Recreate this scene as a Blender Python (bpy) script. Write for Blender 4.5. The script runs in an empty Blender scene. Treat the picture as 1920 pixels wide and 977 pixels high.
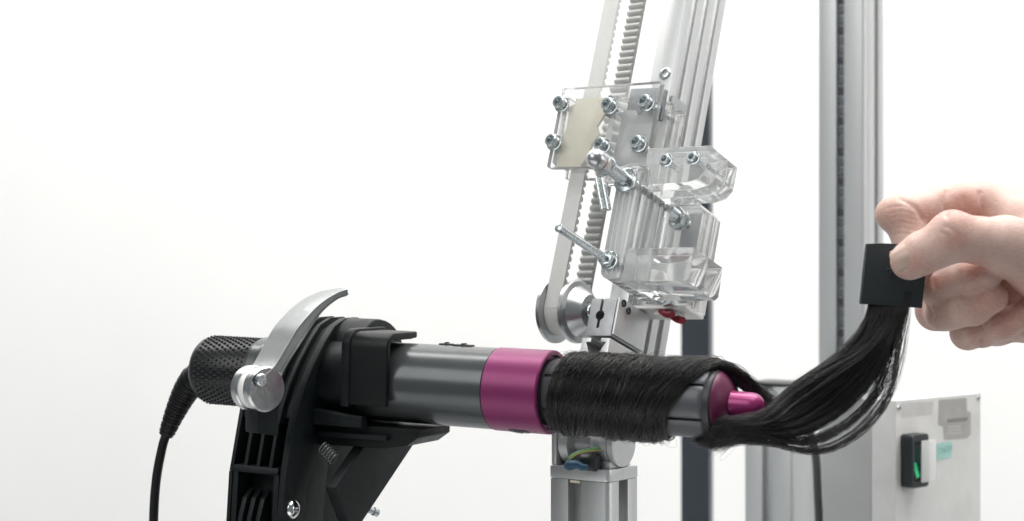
import bpy, bmesh, math, random
import numpy as np
from mathutils import Vector, Matrix

random.seed(7)
RNG = np.random.default_rng(7)
SC = bpy.context.scene
COL = SC.collection
R = math.radians

# ------------------------------------------------------------------ camera
# 60 mm lens, level, 0.8 m in front of the styler. All sizes below are millimetres, converted by MM.
MM = 0.001
F, CX, CY = 3200.0, 960.0, 488.5
cam = bpy.data.cameras.new('camera')
cam.lens = 60.0; cam.sensor_width = 36.0
cam.clip_start = 0.02; cam.clip_end = 50.0
cam.dof.use_dof = True; cam.dof.focus_distance = 0.80; cam.dof.aperture_fstop = 11.0
camo = bpy.data.objects.new('camera', cam); COL.objects.link(camo)
camo.location = (0, 0, 0); camo.rotation_euler = (R(90), 0, 0)
SC.camera = camo

# ------------------------------------------------------------------ world + lamps
W = bpy.data.worlds.new('World'); SC.world = W; W.use_nodes = True
bg = W.node_tree.nodes['Background']
bg.inputs['Color'].default_value = (0.86, 0.95, 1.0, 1); bg.inputs['Strength'].default_value = 0.22

def area(name, loc, target, sx, sy, power, col=(1, 1, 1)):
    l = bpy.data.lights.new(name, 'AREA'); l.shape = 'RECTANGLE'; l.size = sx; l.size_y = sy
    l.energy = power; l.color = col
    o = bpy.data.objects.new(name, l); COL.objects.link(o)
    o.location = loc
    o.rotation_euler = (Vector(target) - Vector(loc)).to_track_quat('-Z', 'Y').to_euler()
    return o
area('ceiling_softbox', (0.25, 0.80, 1.25), (0.0, 0.90, 0.0), 1.7, 1.1, 23, (1.0, 0.985, 0.96))
area('wall_wash', (0.25, 1.15, 1.35), (0.35, 1.75, 0.1), 3.4, 0.35, 37, (1.0, 0.985, 0.955))
area('front_softbox', (-1.15, -0.15, 0.85), (0.05, 0.85, 0.02), 1.1, 0.9, 9, (1.0, 0.99, 0.97))
area('side_softbox', (1.7, 0.55, 0.30), (0.0, 0.85, -0.05), 0.8, 0.8, 6.0, (1.0, 0.98, 0.95))

SC.view_settings.view_transform = 'Standard'
SC.view_settings.look = 'None'
SC.view_settings.exposure = 0.12
SC.view_settings.gamma = 1.0
SC.view_settings.use_curve_mapping = False
SC.render.engine = 'CYCLES'
SC.cycles.use_denoising = True
SC.cycles.max_bounces = 24
SC.cycles.transmission_bounces = 20
SC.cycles.transparent_max_bounces = 24
SC.cycles.glossy_bounces = 8
SC.cycles.diffuse_bounces = 4
SC.cycles.caustics_reflective = False
SC.cycles.caustics_refractive = True
SC.cycles.blur_glossy = 0.5
SC.cycles.sample_clamp_indirect = 4.0

# ------------------------------------------------------------------ materials
def mat(name, col, rough=0.5, metal=0.0, var=0.0, vscale=200.0, bump=0.0, bscale=600.0, rvar=0.0,
        sss=0.0, coat=0.0, spec=0.5, col2=None, stretch=None, aniso=0.0):
    m = bpy.data.materials.new(name); m.use_nodes = True
    nt = m.node_tree; b = nt.nodes['Principled BSDF']
    b.inputs['Base Color'].default_value = (*col, 1)
    b.inputs['Roughness'].default_value = rough
    b.inputs['Metallic'].default_value = metal
    b.inputs['Specular IOR Level'].default_value = spec
    if coat: b.inputs['Coat Weight'].default_value = coat; b.inputs['Coat Roughness'].default_value = 0.08
    if aniso: b.inputs['Anisotropic'].default_value = aniso
    if sss:
        b.inputs['Subsurface Weight'].default_value = sss
        b.inputs['Subsurface Radius'].default_value = (0.0035, 0.0014, 0.0008)
        b.inputs['Subsurface Scale'].default_value = 1.0
    tc = nt.nodes.new('ShaderNodeTexCoord')
    src = tc.outputs['Object']
    if stretch:
        mp = nt.nodes.new('ShaderNodeMapping'); mp.inputs['Scale'].default_value = stretch
        nt.links.new(src, mp.inputs['Vector']); src = mp.outputs['Vector']
    if var or col2 or rvar:
        n = nt.nodes.new('ShaderNodeTexNoise'); n.inputs['Scale'].default_value = vscale
        n.inputs['Detail'].default_value = 5; n.inputs['Roughness'].default_value = 0.62
        nt.links.new(src, n.inputs['Vector'])
        if var or col2:
            mx = nt.nodes.new('ShaderNodeMix'); mx.data_type = 'RGBA'
            c2 = col2 if col2 else tuple(max(0, c * (1 - var)) for c in col)
            mx.inputs['A'].default_value = (*col, 1); mx.inputs['B'].default_value = (*c2, 1)
            rp = nt.nodes.new('ShaderNodeMapRange')
            rp.inputs['From Min'].default_value = 0.35; rp.inputs['From Max'].default_value = 0.68
            nt.links.new(n.outputs['Fac'], rp.inputs['Value'])
            nt.links.new(rp.outputs['Result'], mx.inputs['Factor'])
            nt.links.new(mx.outputs['Result'], b.inputs['Base Color'])
        if rvar:
            r2 = nt.nodes.new('ShaderNodeMapRange')
            r2.inputs['From Min'].default_value = 0.3; r2.inputs['From Max'].default_value = 0.7
            r2.inputs['To Min'].default_value = max(0.02, rough - rvar); r2.inputs['To Max'].default_value = rough + rvar
            nt.links.new(n.outputs['Fac'], r2.inputs['Value']); nt.links.new(r2.outputs['Result'], b.inputs['Roughness'])
    if bump:
        n2 = nt.nodes.new('ShaderNodeTexNoise'); n2.inputs['Scale'].default_value = bscale
        n2.inputs['Detail'].default_value = 4
        nt.links.new(src, n2.inputs['Vector'])
        bp = nt.nodes.new('ShaderNodeBump'); bp.inputs['Strength'].default_value = bump
        bp.inputs['Distance'].default_value = 0.0004
        nt.links.new(n2.outputs['Fac'], bp.inputs['Height']); nt.links.new(bp.outputs['Normal'], b.inputs['Normal'])
    return m

def glass(name, tint, rough, ior=1.49, bump=0.0, milk=0.0):
    m = bpy.data.materials.new(name); m.use_nodes = True
    nt = m.node_tree; b = nt.nodes['Principled BSDF']
    b.inputs['Base Color'].default_value = (*tint, 1)
    b.inputs['Transmission Weight'].default_value = 1.0 - milk
    b.inputs['Roughness'].default_value = rough
    b.inputs['IOR'].default_value = ior
    if bump:
        tc = nt.nodes.new('ShaderNodeTexCoord')
        n2 = nt.nodes.new('ShaderNodeTexNoise'); n2.inputs['Scale'].default_value = 160
        n2.inputs['Detail'].default_value = 3
        nt.links.new(tc.outputs['Object'], n2.inputs['Vector'])
        bp = nt.nodes.new('ShaderNodeBump'); bp.inputs['Strength'].default_value = bump
        bp.inputs['Distance'].default_value = 0.0006
        nt.links.new(n2.outputs['Fac'], bp.inputs['Height']); nt.links.new(bp.outputs['Normal'], b.inputs['Normal'])
    return m

M = {}
M['wall'] = mat('wall_paint', (0.86, 0.855, 0.845), 0.85, var=0.03, vscale=5)
M['bench'] = mat('bench_laminate', (0.33, 0.34, 0.35), 0.5, var=0.1, vscale=30)
M['bounce_white'] = mat('bounce_board_white', (0.78, 0.78, 0.77), 0.5, var=0.04, vscale=30)  # for the added white board below the frame
M['nickel'] = mat('grey_metallic_paint', (0.080, 0.087, 0.089), 0.24, 0.45, rvar=0.02, vscale=60)
M['fuchsia'] = mat('fuchsia_anodised', (0.20, 0.021, 0.105), 0.36, 0.3, bump=0.03, bscale=5000, rvar=0.05, vscale=700)
M['fuchsia_gloss'] = mat('fuchsia_gloss_plastic', (0.30, 0.03, 0.145), 0.27, 0.25, bump=0.02, bscale=3000)
M['fuchsia_dark'] = mat('fuchsia_matt_plastic', (0.12, 0.012, 0.055), 0.42, 0.1, bump=0.05, bscale=3000)
M['vane'] = mat('grey_vane_plastic', (0.095, 0.10, 0.108), 0.36, 0.35, bump=0.04, bscale=3500, rvar=0.06)
M['dark_ring'] = mat('charcoal_plastic', (0.022, 0.02, 0.024), 0.4, bump=0.05, bscale=3000)
M['black_plastic'] = mat('black_nylon', (0.0055, 0.0078, 0.0088), 0.46, bump=0.22, bscale=2600, rvar=0.1, vscale=120, col2=(0.009, 0.012, 0.0132), spec=0.22)
M['black_rubber'] = mat('black_rubber', (0.004, 0.0055, 0.0062), 0.42, bump=0.12, bscale=2000, rvar=0.08, spec=0.26)
M['grille'] = mat('grille_plastic', (0.007, 0.008, 0.009), 0.33, 0.0, bump=0.05, bscale=2500, spec=0.45)
M['cable'] = mat('cable_rubber', (0.005, 0.0055, 0.006), 0.42, bump=0.06, bscale=1500, spec=0.3)
M['grey_cable'] = mat('dark_grey_cable', (0.05, 0.056, 0.06), 0.45)
M['chrome'] = mat('polished_steel', (0.66, 0.67, 0.67), 0.16, 1.0, rvar=0.06, vscale=300, bump=0.02, bscale=900)
M['pulley'] = mat('turned_aluminium', (0.50, 0.51, 0.52), 0.3, 1.0, rvar=0.02, vscale=60)
M['spring'] = mat('oiled_spring_steel', (0.16, 0.165, 0.165), 0.35, 1.0)
M['zinc'] = mat('zinc_plated_steel', (0.56, 0.60, 0.61), 0.24, 1.0, rvar=0.08, vscale=700, bump=0.05, bscale=2500)
M['cast'] = mat('cast_aluminium', (0.30, 0.31, 0.315), 0.38, 0.85, rvar=0.04, vscale=260, bump=0.1, bscale=1600, var=0.05)
M['hub'] = mat('satin_cast_steel', (0.52, 0.53, 0.53), 0.2, 1.0, rvar=0.03, vscale=260, bump=0.06, bscale=1600)
M['alu'] = mat('anodised_aluminium', (0.66, 0.67, 0.67), 0.42, 0.85, rvar=0.05, vscale=120, bump=0.04, bscale=900, stretch=(14, 14, 0.5), var=0.06)
M['alu_dull'] = mat('dull_aluminium', (0.42, 0.43, 0.44), 0.5, 0.8, rvar=0.08, vscale=200, bump=0.08, bscale=1800, var=0.12)
M['steel_plate'] = mat('brushed_steel_plate', (0.25, 0.27, 0.285), 0.4, 0.8, var=0.25, vscale=350, bump=0.15, bscale=1500)
M['steel_plate2'] = mat('galvanised_plate', (0.42, 0.43, 0.44), 0.45, 0.7, var=0.12, vscale=300, bump=0.1, bscale=1500)
M['belt'] = mat('white_polyurethane_belt', (0.62, 0.62, 0.60), 0.5, sss=0.0, bump=0.06, bscale=1200, var=0.06, vscale=90)
M['cream'] = mat('cream_nylon', (0.76, 0.71, 0.56), 0.55, var=0.10, vscale=140, bump=0.1, bscale=500)
M['white_nylon'] = mat('white_nylon', (0.8, 0.79, 0.77), 0.5, var=0.05, bump=0.05)
M['clear'] = glass('clear_acrylic', (0.99, 0.995, 0.99), 0.01, 1.24, milk=0.11)
M['clear_edge'] = glass('sawn_clear_acrylic', (0.985, 0.99, 0.988), 0.16, 1.24, bump=0.25, milk=0.2)
M['post_dark'] = mat('dark_blue_grey_paint', (0.035, 0.045, 0.058), 0.55, bump=0.05)
M['chain'] = mat('grey_chain_plastic', (0.11, 0.13, 0.145), 0.5, var=0.3, vscale=200)
M['red_wire'] = mat('red_sleeving', (0.26, 0.014, 0.028), 0.45)
M['blue_wire'] = mat('blue_terminal', (0.014, 0.07, 0.13), 0.45)
M['green_wire'] = mat('green_earth_wire', (0.09, 0.25, 0.10), 0.42)
M['yellow_wire'] = mat('yellow_earth_stripe', (0.38, 0.34, 0.09), 0.45)
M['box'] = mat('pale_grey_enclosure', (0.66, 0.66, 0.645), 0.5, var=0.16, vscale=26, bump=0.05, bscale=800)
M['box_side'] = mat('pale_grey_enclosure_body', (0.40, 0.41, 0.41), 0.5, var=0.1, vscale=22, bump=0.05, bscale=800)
M['sticker'] = mat('faded_paper_sticker', (0.40, 0.39, 0.37), 0.7, var=0.14, vscale=120)
M['sticker_pale'] = mat('faint_tape_residue', (0.55, 0.545, 0.525), 0.6, var=0.1, vscale=90)
M['print'] = mat('faded_print', (0.27, 0.265, 0.26), 0.7, var=0.4, vscale=900)
M['teal_tape'] = mat('pale_teal_tape', (0.36, 0.60, 0.55), 0.55, var=0.08)
M['teal_ink'] = mat('teal_tape_ink', (0.20, 0.42, 0.39), 0.6)
M['switch_black'] = mat('switch_housing', (0.013, 0.017, 0.02), 0.42, bump=0.05)
M['tab'] = mat('black_green_tape', (0.014, 0.021, 0.023), 0.55, bump=0.35, bscale=900, rvar=0.1, vscale=150)
M['nail'] = mat('fingernail', (0.52, 0.36, 0.30), 0.28, sss=0.12)
M['clear_cover'] = glass('clear_pvc', (0.97, 0.985, 0.98), 0.25, 1.25, milk=0.45)

gm = mat('green_lit_rocker', (0.01, 0.05, 0.045), 0.2)
gb = gm.node_tree.nodes['Principled BSDF']
gb.inputs['Emission Color'].default_value = (0.0, 0.55, 0.2, 1); gb.inputs['Emission Strength'].default_value = 0.0
M['rocker'] = gm
gl = mat('green_lamp_lens', (0.01, 0.3, 0.12), 0.25)
gl.node_tree.nodes['Principled BSDF'].inputs['Emission Color'].default_value = (0.0, 0.6, 0.2, 1)
gl.node_tree.nodes['Principled BSDF'].inputs['Emission Strength'].default_value = 0.35
M['lens'] = gl

# hair: dark brown-black, tone random per strand, a few paler to paint in highlight streaks
hm = mat('dark_hair', (0.008, 0.007, 0.0065), 0.24, spec=0.7)
_nt = hm.node_tree; _b = _nt.nodes['Principled BSDF']
_g = _nt.nodes.new('ShaderNodeNewGeometry'); _mx = _nt.nodes.new('ShaderNodeMix'); _mx.data_type = 'RGBA'
_mx.inputs['A'].default_value = (0.002, 0.0024, 0.0027, 1); _mx.inputs['B'].default_value = (0.06, 0.049, 0.043, 1)
_pw = _nt.nodes.new('ShaderNodeMath'); _pw.operation = 'POWER'; _pw.inputs[1].default_value = 5.0
_nt.links.new(_g.outputs['Random Per Island'], _pw.inputs[0]); _nt.links.new(_pw.outputs[0], _mx.inputs['Factor'])
_nt.links.new(_mx.outputs['Result'], _b.inputs['Base Color'])
M['hair'] = hm
M['hair_core'] = mat('dark_hair_mass', (0.003, 0.003, 0.003), 0.6, bump=0.5, bscale=900, spec=0.2)

# skin: paler tone to a redder tone, following a per-vertex blood-flush map plus mottling
sm = mat('skin', (0.62, 0.40, 0.31), 0.45, sss=0.1, bump=0.45, bscale=1100, spec=0.4)
_nt = sm.node_tree; _b = _nt.nodes['Principled BSDF']
_a = _nt.nodes.new('ShaderNodeAttribute'); _a.attribute_name = 'flush'
_n = _nt.nodes.new('ShaderNodeTexNoise'); _n.inputs['Scale'].default_value = 130; _n.inputs['Detail'].default_value = 4
_ad = _nt.nodes.new('ShaderNodeMath'); _ad.operation = 'MULTIPLY_ADD'; _ad.inputs[1].default_value = 0.9; _ad.inputs[2].default_value = -0.36
_nt.links.new(_n.outputs['Fac'], _ad.inputs[0])
_s = _nt.nodes.new('ShaderNodeMath'); _s.operation = 'ADD'; _s.use_clamp = True
_nt.links.new(_ad.outputs[0], _s.inputs[0]); _nt.links.new(_a.outputs['Fac'], _s.inputs[1])
_mx = _nt.nodes.new('ShaderNodeMix'); _mx.data_type = 'RGBA'
_mx.inputs['A'].default_value = (0.60, 0.425, 0.365, 1); _mx.inputs['B'].default_value = (0.47, 0.205, 0.16, 1)
_nt.links.new(_s.outputs[0], _mx.inputs['Factor']); _nt.links.new(_mx.outputs['Result'], _b.inputs['Base Color'])
M['skin'] = sm

# ------------------------------------------------------------------ geometry helpers (millimetres)
def P(px, py, d):
    return np.array([(px - CX) / F * d, d, (CY - py) / F * d])
def ray(px, py):
    return np.array([(px - CX) / F, 1.0, (CY - py) / F])
def unit(a):
    a = np.asarray(a, float); return a / np.linalg.norm(a)

class Frame:
    """orthonormal frame: local (a,b,c) -> world = O + a*A + b*B + c*C"""
    def __init__(s, O, A, B, C):
        s.O = np.asarray(O, float); s.A = unit(A); s.B = unit(B); s.C = unit(C)
    def __call__(s, a, b, c):
        return s.O + a * s.A + b * s.B + c * s.C
    def arr(s, q):
        q = np.asarray(q, float); return s.O + q[:, :1] * s.A + q[:, 1:2] * s.B + q[:, 2:3] * s.C
    def hit(s, px, py, axis, val):
        n = (s.A, s.B, s.C)[axis]; d = ray(px, py)
        lam = (val + s.O @ n) / (d @ n); p = lam * d - s.O
        return np.array([p @ s.A, p @ s.B, p @ s.C])
    def sub(s, a, b, c):
        return Frame(s(a, b, c), s.A, s.B, s.C)
    def perm(s, order):
        ax = (s.A, s.B, s.C); return Frame(s.O, ax[order[0]], ax[order[1]], ax[order[2]])
WORLD = Frame((0, 0, 0), (1, 0, 0), (0, 1, 0), (0, 0, 1))

def finish(name, verts, faces, material, parent=None, smooth=35, kind=None):
    """one mesh object from world-mm vertices"""
    v = np.asarray(verts, float)
    org = np.array(parent['_org']) if parent is not None else np.array([v[:, 0].mean(), v[:, 1].mean(), v[:, 2].min()])
    me = bpy.data.meshes.new(name)
    me.from_pydata(((v - org) * MM).tolist(), [], faces)
    me.materials.append(material)
    bm = bmesh.new(); bm.from_mesh(me); bmesh.ops.recalc_face_normals(bm, faces=bm.faces); bm.to_mesh(me); bm.free()
    if smooth:
        me.polygons.foreach_set('use_smooth', [True] * len(me.polygons)); me.set_sharp_from_angle(angle=R(smooth))
    o = bpy.data.objects.new(name, me); COL.objects.link(o)
    if parent is not None:
        o.parent = parent
        # meshes of second-level parts keep the thing's origin, so the part itself sits at zero
        o['_org'] = list(org)
    else:
        o.location = org * MM; o['_org'] = list(org)
    if kind: o['kind'] = kind
    return o

def thing(name, label, cat, org, group=None):
    o = bpy.data.objects.new(name, None); COL.objects.link(o)
    o.location = np.asarray(org) * MM; o.empty_display_size = 0.02
    o['label'] = label; o['category'] = cat; o['_org'] = list(map(float, org))
    if group: o['group'] = group
    return o

def bm_out(bm):
    bm.verts.index_update()
    return [tuple(v.co) for v in bm.verts], [[v.index for v in f.verts] for f in bm.faces]

def bevel_bm(bm, off, seg=2, ang=25):
    if off <= 0: return
    bm.normal_update()
    es = [e for e in bm.edges if len(e.link_faces) == 2 and e.calc_face_angle(0) > R(ang)]
    bmesh.ops.bevel(bm, geom=es, offset=off, offset_type='OFFSET', segments=seg, profile=0.6, affect='EDGES', clamp_overlap=True)

def box(fr, a0, a1, b0, b1, c0, c1, bev=0.4, seg=2):
    bm = bmesh.new()
    vs = [bm.verts.new((a, b, c)) for a in (a0, a1) for b in (b0, b1) for c in (c0, c1)]
    for q in ((0, 1, 3, 2), (4, 6, 7, 5), (0, 4, 5, 1), (2, 3, 7, 6), (0, 2, 6, 4), (1, 5, 7, 3)):
        bm.faces.new([vs[i] for i in q])
    bmesh.ops.recalc_face_normals(bm, faces=bm.faces)
    bevel_bm(bm, bev, seg)
    v, f = bm_out(bm); bm.free()
    return fr.arr(v), f

def prism(fr, poly, c0, c1, bev=0.4, seg=2):
    """poly in local (a,b), extruded along c"""
    bm = bmesh.new()
    lo = [bm.verts.new((p[0], p[1], c0)) for p in poly]
    hi = [bm.verts.new((p[0], p[1], c1)) for p in poly]
    n = len(poly)
    bm.faces.new(lo[::-1]); bm.faces.new(hi)
    for i in range(n):
        bm.faces.new((lo[i], lo[(i + 1) % n], hi[(i + 1) % n], hi[i]))
    bmesh.ops.recalc_face_normals(bm, faces=bm.faces)
    if bev: bevel_bm(bm, bev, seg, 28)
    # triangulate the caps so that concave outlines render correctly
    big = [f for f in bm.faces if len(f.verts) > 4]
    if big: bmesh.ops.triangulate(bm, faces=big, ngon_method='EAR_CLIP')
    v, f = bm_out(bm); bm.free()
    return fr.arr(v), f

def lathe(fr, prof, seg=48, a0=0.0, a1=360.0):
    """fr.A is the axis; prof = [(t, r)...]; closed when the end radii are 0"""
    full = abs(a1 - a0) >= 359.9
    n = seg if full else seg + 1
    v = []; f = []
    for t, r in prof:
        for k in range(n):
            th = R(a0 + (a1 - a0) * k / seg)
            v.append((t, r * math.cos(th), r * math.sin(th)))
    for i in range(len(prof) - 1):
        for k in range(seg):
            k2 = (k + 1) % n
            f.append((i * n + k, i * n + k2, (i + 1) * n + k2, (i + 1) * n + k))
    return fr.arr(v), f

def solid(prof, eps=0.02):
    return [(prof[0][0], eps)] + list(prof) + [(prof[-1][0], eps)]

def axis_frame(p, d, up=(0, 0, 1)):
    d = unit(d); up = np.asarray(up, float)
    if abs(d @ up) > 0.95: up = np.array([1.0, 0, 0])
    b = unit(np.cross(up, d)); c = np.cross(d, b)
    return Frame(p, d, b, c)

def cr(pts, n):
    """Catmull-Rom resample of a polyline (any dimension) to n points"""
    p = np.asarray(pts, float)
    p = np.vstack([2 * p[0] - p[1], p, 2 * p[-1] - p[-2]])
    m = len(p) - 3
    t = np.linspace(0, m - 1e-9, n); i = t.astype(int); u = (t - i)[:, None]
    a, b, c, d = p[i], p[i + 1], p[i + 2], p[i + 3]
    return 0.5 * (2 * b + (c - a) * u + (2 * a - 5 * b + 4 * c - d) * u ** 2 + (3 * b - a - 3 * c + d) * u ** 3)

def sweep(pts, rad, seg=12, caps=True):
    pts = np.asarray(pts, float); n = len(pts)
    rad = np.broadcast_to(np.asarray(rad, float), (n,))
    tg = np.gradient(pts, axis=0); tg /= np.linalg.norm(tg, axis=1)[:, None]
    ref = np.array([0.13, 0.9, 0.2])
    v = []; f = []
    x = unit(np.cross(tg[0], ref))
    for i in range(n):
        x = unit(x - tg[i] * (x @ tg[i])); y = np.cross(tg[i], x)
        for k in range(seg):
            th = 2 * math.pi * k / seg
            v.append(pts[i] + rad[i] * (math.cos(th) * x + math.sin(th) * y))
    for i in range(n - 1):
        for k in range(seg):
            k2 = (k + 1) % seg
            f.append((i * seg + k, i * seg + k2, (i + 1) * seg + k2, (i + 1) * seg + k))
    if caps:
        f.append(tuple(range(seg))[::-1]); f.append(tuple((n - 1) * seg + k for k in range(seg)))
    return np.array(v), f

def merge(*parts):
    V = []; Fc = []; o = 0
    for v, f in parts:
        V.append(np.asarray(v)); Fc += [tuple(i + o for i in q) for q in f]; o += len(v)
    return np.vstack(V), Fc

def rounded(a0, a1, b0, b1, r, corners=(1, 1, 1, 1), n=5):
    pts = []
    for (cx, cy, s), on in zip(((a1 - r, b1 - r, 0), (a0 + r, b1 - r, 90), (a0 + r, b0 + r, 180), (a1 - r, b0 + r, 270)), corners):
        if on:
            for k in range(n + 1):
                th = R(s + 90 * k / n); pts.append((cx + r * math.cos(th), cy + r * math.sin(th)))
        else:
            pts.append((a1 if s in (0, 270) else a0, b1 if s in (0, 90) else b0))
    return pts

def inset_poly(poly, d):
    p = np.asarray(poly, float); n = len(p)
    area2 = sum(p[i, 0] * p[(i + 1) % n, 1] - p[(i + 1) % n, 0] * p[i, 1] for i in range(n))
    sg = 1 if area2 > 0 else -1
    out = []
    for i in range(n):
        e0 = unit(p[i] - p[i - 1]); e1 = unit(p[(i + 1) % n] - p[i])
        n0 = np.array([-e0[1], e0[0]]) * sg; n1 = np.array([-e1[1], e1[0]]) * sg
        b = n0 + n1; b = b / max(0.4, (b @ b) / 2)
        out.append(p[i] + b * d)
    return out

def cut(o, cutters):
    """exact boolean difference, applied; cutters are (verts, faces) in world mm"""
    org = np.array(o['_org'])
    tmp = []
    for v, f in cutters:
        me = bpy.data.meshes.new('cutter'); me.from_pydata(((np.asarray(v) - org) * MM).tolist(), [], f)
        bm = bmesh.new(); bm.from_mesh(me); bmesh.ops.recalc_face_normals(bm, faces=bm.faces); bm.to_mesh(me); bm.free()
        c = bpy.data.objects.new('cutter', me); COL.objects.link(c)
        c.parent = o.parent; c.location = o.location
        md = o.modifiers.new('cut', 'BOOLEAN'); md.operation = 'DIFFERENCE'; md.object = c; md.solver = 'EXACT'
        tmp.append(c)
    dg = bpy.context.evaluated_depsgraph_get(); dg.update()
    me = bpy.data.meshes.new_from_object(o.evaluated_get(dg))
    o.modifiers.clear(); o.data = me
    me.polygons.foreach_set('use_smooth', [True] * len(me.polygons)); me.set_sharp_from_angle(angle=R(35))
    for c in tmp: bpy.data.objects.remove(c)

def strands_mesh(paths, rad, prof=None):
    """paths (N,K,3) -> thin three-sided tubes tapering to the ends, one mesh"""
    Pn = np.asarray(paths, float); N, K, _ = Pn.shape
    tg = np.gradient(Pn, axis=1); tg /= (np.linalg.norm(tg, axis=2)[..., None] + 1e-9)
    ref = np.array([0.3, 0.8, 0.52])
    x = np.cross(tg, ref); x /= (np.linalg.norm(x, axis=2)[..., None] + 1e-9); y = np.cross(tg, x)
    tt = np.linspace(0, 1, K); tap = np.clip(np.minimum(tt, 1 - tt) * 14, 0.25, 1)
    if prof is not None: tap = tap * prof(np.arange(K))
    r = (np.broadcast_to(np.asarray(rad, float), (N,))[:, None] * tap)[..., None]
    vs = [Pn + r * (math.cos(t) * x + math.sin(t) * y) for t in (0, 2.0944, 4.18879)]
    V = np.stack(vs, 2).reshape(-1, 3)
    base = (np.arange(N)[:, None] * K + np.arange(K - 1)[None, :]).reshape(-1) * 3
    fs = []
    for k in range(3):
        k2 = (k + 1) % 3
        fs.append(np.stack([base + k, base + k2, base + 3 + k2, base + 3 + k], 1))
    return V, np.vstack(fs)

def finish_np(name, V, Q, material, parent, kind=None):
    org = np.array(parent['_org'])
    me = bpy.data.meshes.new(name)
    me.vertices.add(len(V)); me.vertices.foreach_set('co', (((V - org) * MM).astype(np.float32)).ravel())
    me.loops.add(Q.size); me.loops.foreach_set('vertex_index', Q.astype(np.int32).ravel())
    me.polygons.add(len(Q)); me.polygons.foreach_set('loop_start', np.arange(0, Q.size, Q.shape[1], dtype=np.int32))
    me.polygons.foreach_set('use_smooth', np.ones(len(Q), bool))
    me.update(calc_edges=True); me.validate()
    me.materials.append(material)
    o = bpy.data.objects.new(name, me); COL.objects.link(o); o.parent = parent; o['_org'] = list(org)
    if kind: o['kind'] = kind
    return o

def hexpoly(r, n=6, rot=0):
    return [(r * math.cos(R(rot) + 2 * math.pi * k / n), r * math.sin(R(rot) + 2 * math.pi * k / n)) for k in range(n)]

# ================================================================== setting
o = finish('wall', *box(WORLD, -2600, 2900, 1750, 1790, -330, 1900, 0), M['wall'], smooth=0); o['kind'] = 'structure'
o = finish('bench_top', *box(WORLD, -2600, 2900, 662, 1749, -372, -332, 2), M['bench'], smooth=0); o['kind'] = 'structure'
o = finish('bounce_board', *box(WORLD, -700, 90, 270, 660, -372, -332, 2), M['bounce_white'], smooth=0); o['kind'] = 'structure'  # unseen white board, added for the bright band reflected in the handle
BENCH = -332.0

# ================================================================== hair styler
TILT, DIP = R(26.5), R(1.5)
SA = np.array([math.cos(TILT) * math.cos(DIP), -math.sin(TILT) * math.cos(DIP), -math.sin(DIP)])
SE1 = np.array([-math.sin(TILT), -math.cos(TILT), 0.0])
SE2 = np.cross(SE1, SA)
ST = Frame(P(830, 722, 800), SA, SE1, SE2)          # (s along the wand towards its tip, towards the camera, up)

styler = thing('hair_styler', 'grey and fuchsia hair styling wand lying level in the black clamp', 'hair styler', ST(-20, 0, -20))
finish('handle', *lathe(ST, solid([(-95, 18.3), (-94.4, 18.8), (29.2, 18.8), (29.5, 18.5)]), 96), M['nickel'], styler)
# two low sliding buttons along the top of the handle
for s0, s1, x in ((-3, 3.5, -2.5), (5, 15, -1.0)):
    b = finish('button', *box(ST, s0, s1, x - 2.0, x + 2.0, 18.2, 19.5, 0.4), M['dark_ring'], styler)
    finish('button_ridge', *box(ST, s0 + (s1 - s0) * .45, s0 + (s1 - s0) * .6, x - 1.6, x + 1.6, 19.4, 20.1, 0.15), M['dark_ring'], b)
col = finish('collar', *lathe(ST, solid([(29.7, 18.7), (30.1, 19.15), (56.7, 19.15), (57.3, 18.7), (57.4, 17.2), (55, 16.6)]), 128), M['fuchsia'], styler)
# release catch set into the underside of the collar
cf = Frame(ST(0, 0, 0), SA, SE1 * math.cos(R(-72)) + SE2 * math.sin(R(-72)), np.cross(SA, SE1 * math.cos(R(-72)) + SE2 * math.sin(R(-72))))
pf = Frame(cf.O, cf.A, cf.C, cf.B)
finish('catch_recess', *prism(pf, rounded(38.2, 48.8, -2.6, 2.6, 2.5), 17.0, 19.35, 0.2), M['dark_ring'], col)
finish('catch_button', *prism(pf, rounded(41.2, 45.4, -1.5, 1.5, 1.2), 18.0, 19.8, 0.3), M['nickel'], col)
finish('barrel_core', *lathe(ST, solid([(54, 13.9), (137.4, 13.9)]), 64), M['dark_ring'], styler)
finish('barrel_seat', *lathe(ST, solid([(55.2, 15.0), (58.0, 15.0), (58.4, 14.6)]), 96), M['dark_ring'], styler)

def vane(c, half=27.3, s0=58.2, s1=134.0, ro=15.5, ri=14.1):
    v = []; f = []; na = 12
    st = [(s0, ro - .5), (s0 + .6, ro), (s1 - 2.4, ro), (s1 - 0.8, ro - .25), (s1, ro - .9)]
    for s, r in st:
        for k in range(na + 1):
            th = R(c - half + 2 * half * k / na)
            rr = r - (0.35 if k in (0, na) else 0)
            v.append((s, rr * math.cos(th), rr * math.sin(th)))
    m = na + 1; no = len(v)
    for s, r in st:
        for k in range(na + 1):
            th = R(c - half + 2 * half * k / na); v.append((s, ri * math.cos(th), ri * math.sin(th)))
    for i in range(len(st) - 1):
        for k in range(na):
            q = (i * m + k, i * m + k + 1, (i + 1) * m + k + 1, (i + 1) * m + k)
            f.append(q); f.append(tuple(no + j for j in q[::-1]))
        f.append((i * m, (i + 1) * m, no + (i + 1) * m, no + i * m))
        f.append((i * m + na, no + i * m + na, no + (i + 1) * m + na, (i + 1) * m + na))
    L = (len(st) - 1) * m
    for k in range(na):
        f.append((k, no + k, no + k + 1, k + 1)); f.append((L + k, L + k + 1, no + L + k + 1, no + L + k))
    return ST.arr(v), f
for k in range(6):
    finish('vane', *vane(5 + 60 * k), M['vane'], styler, smooth=40)
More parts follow.
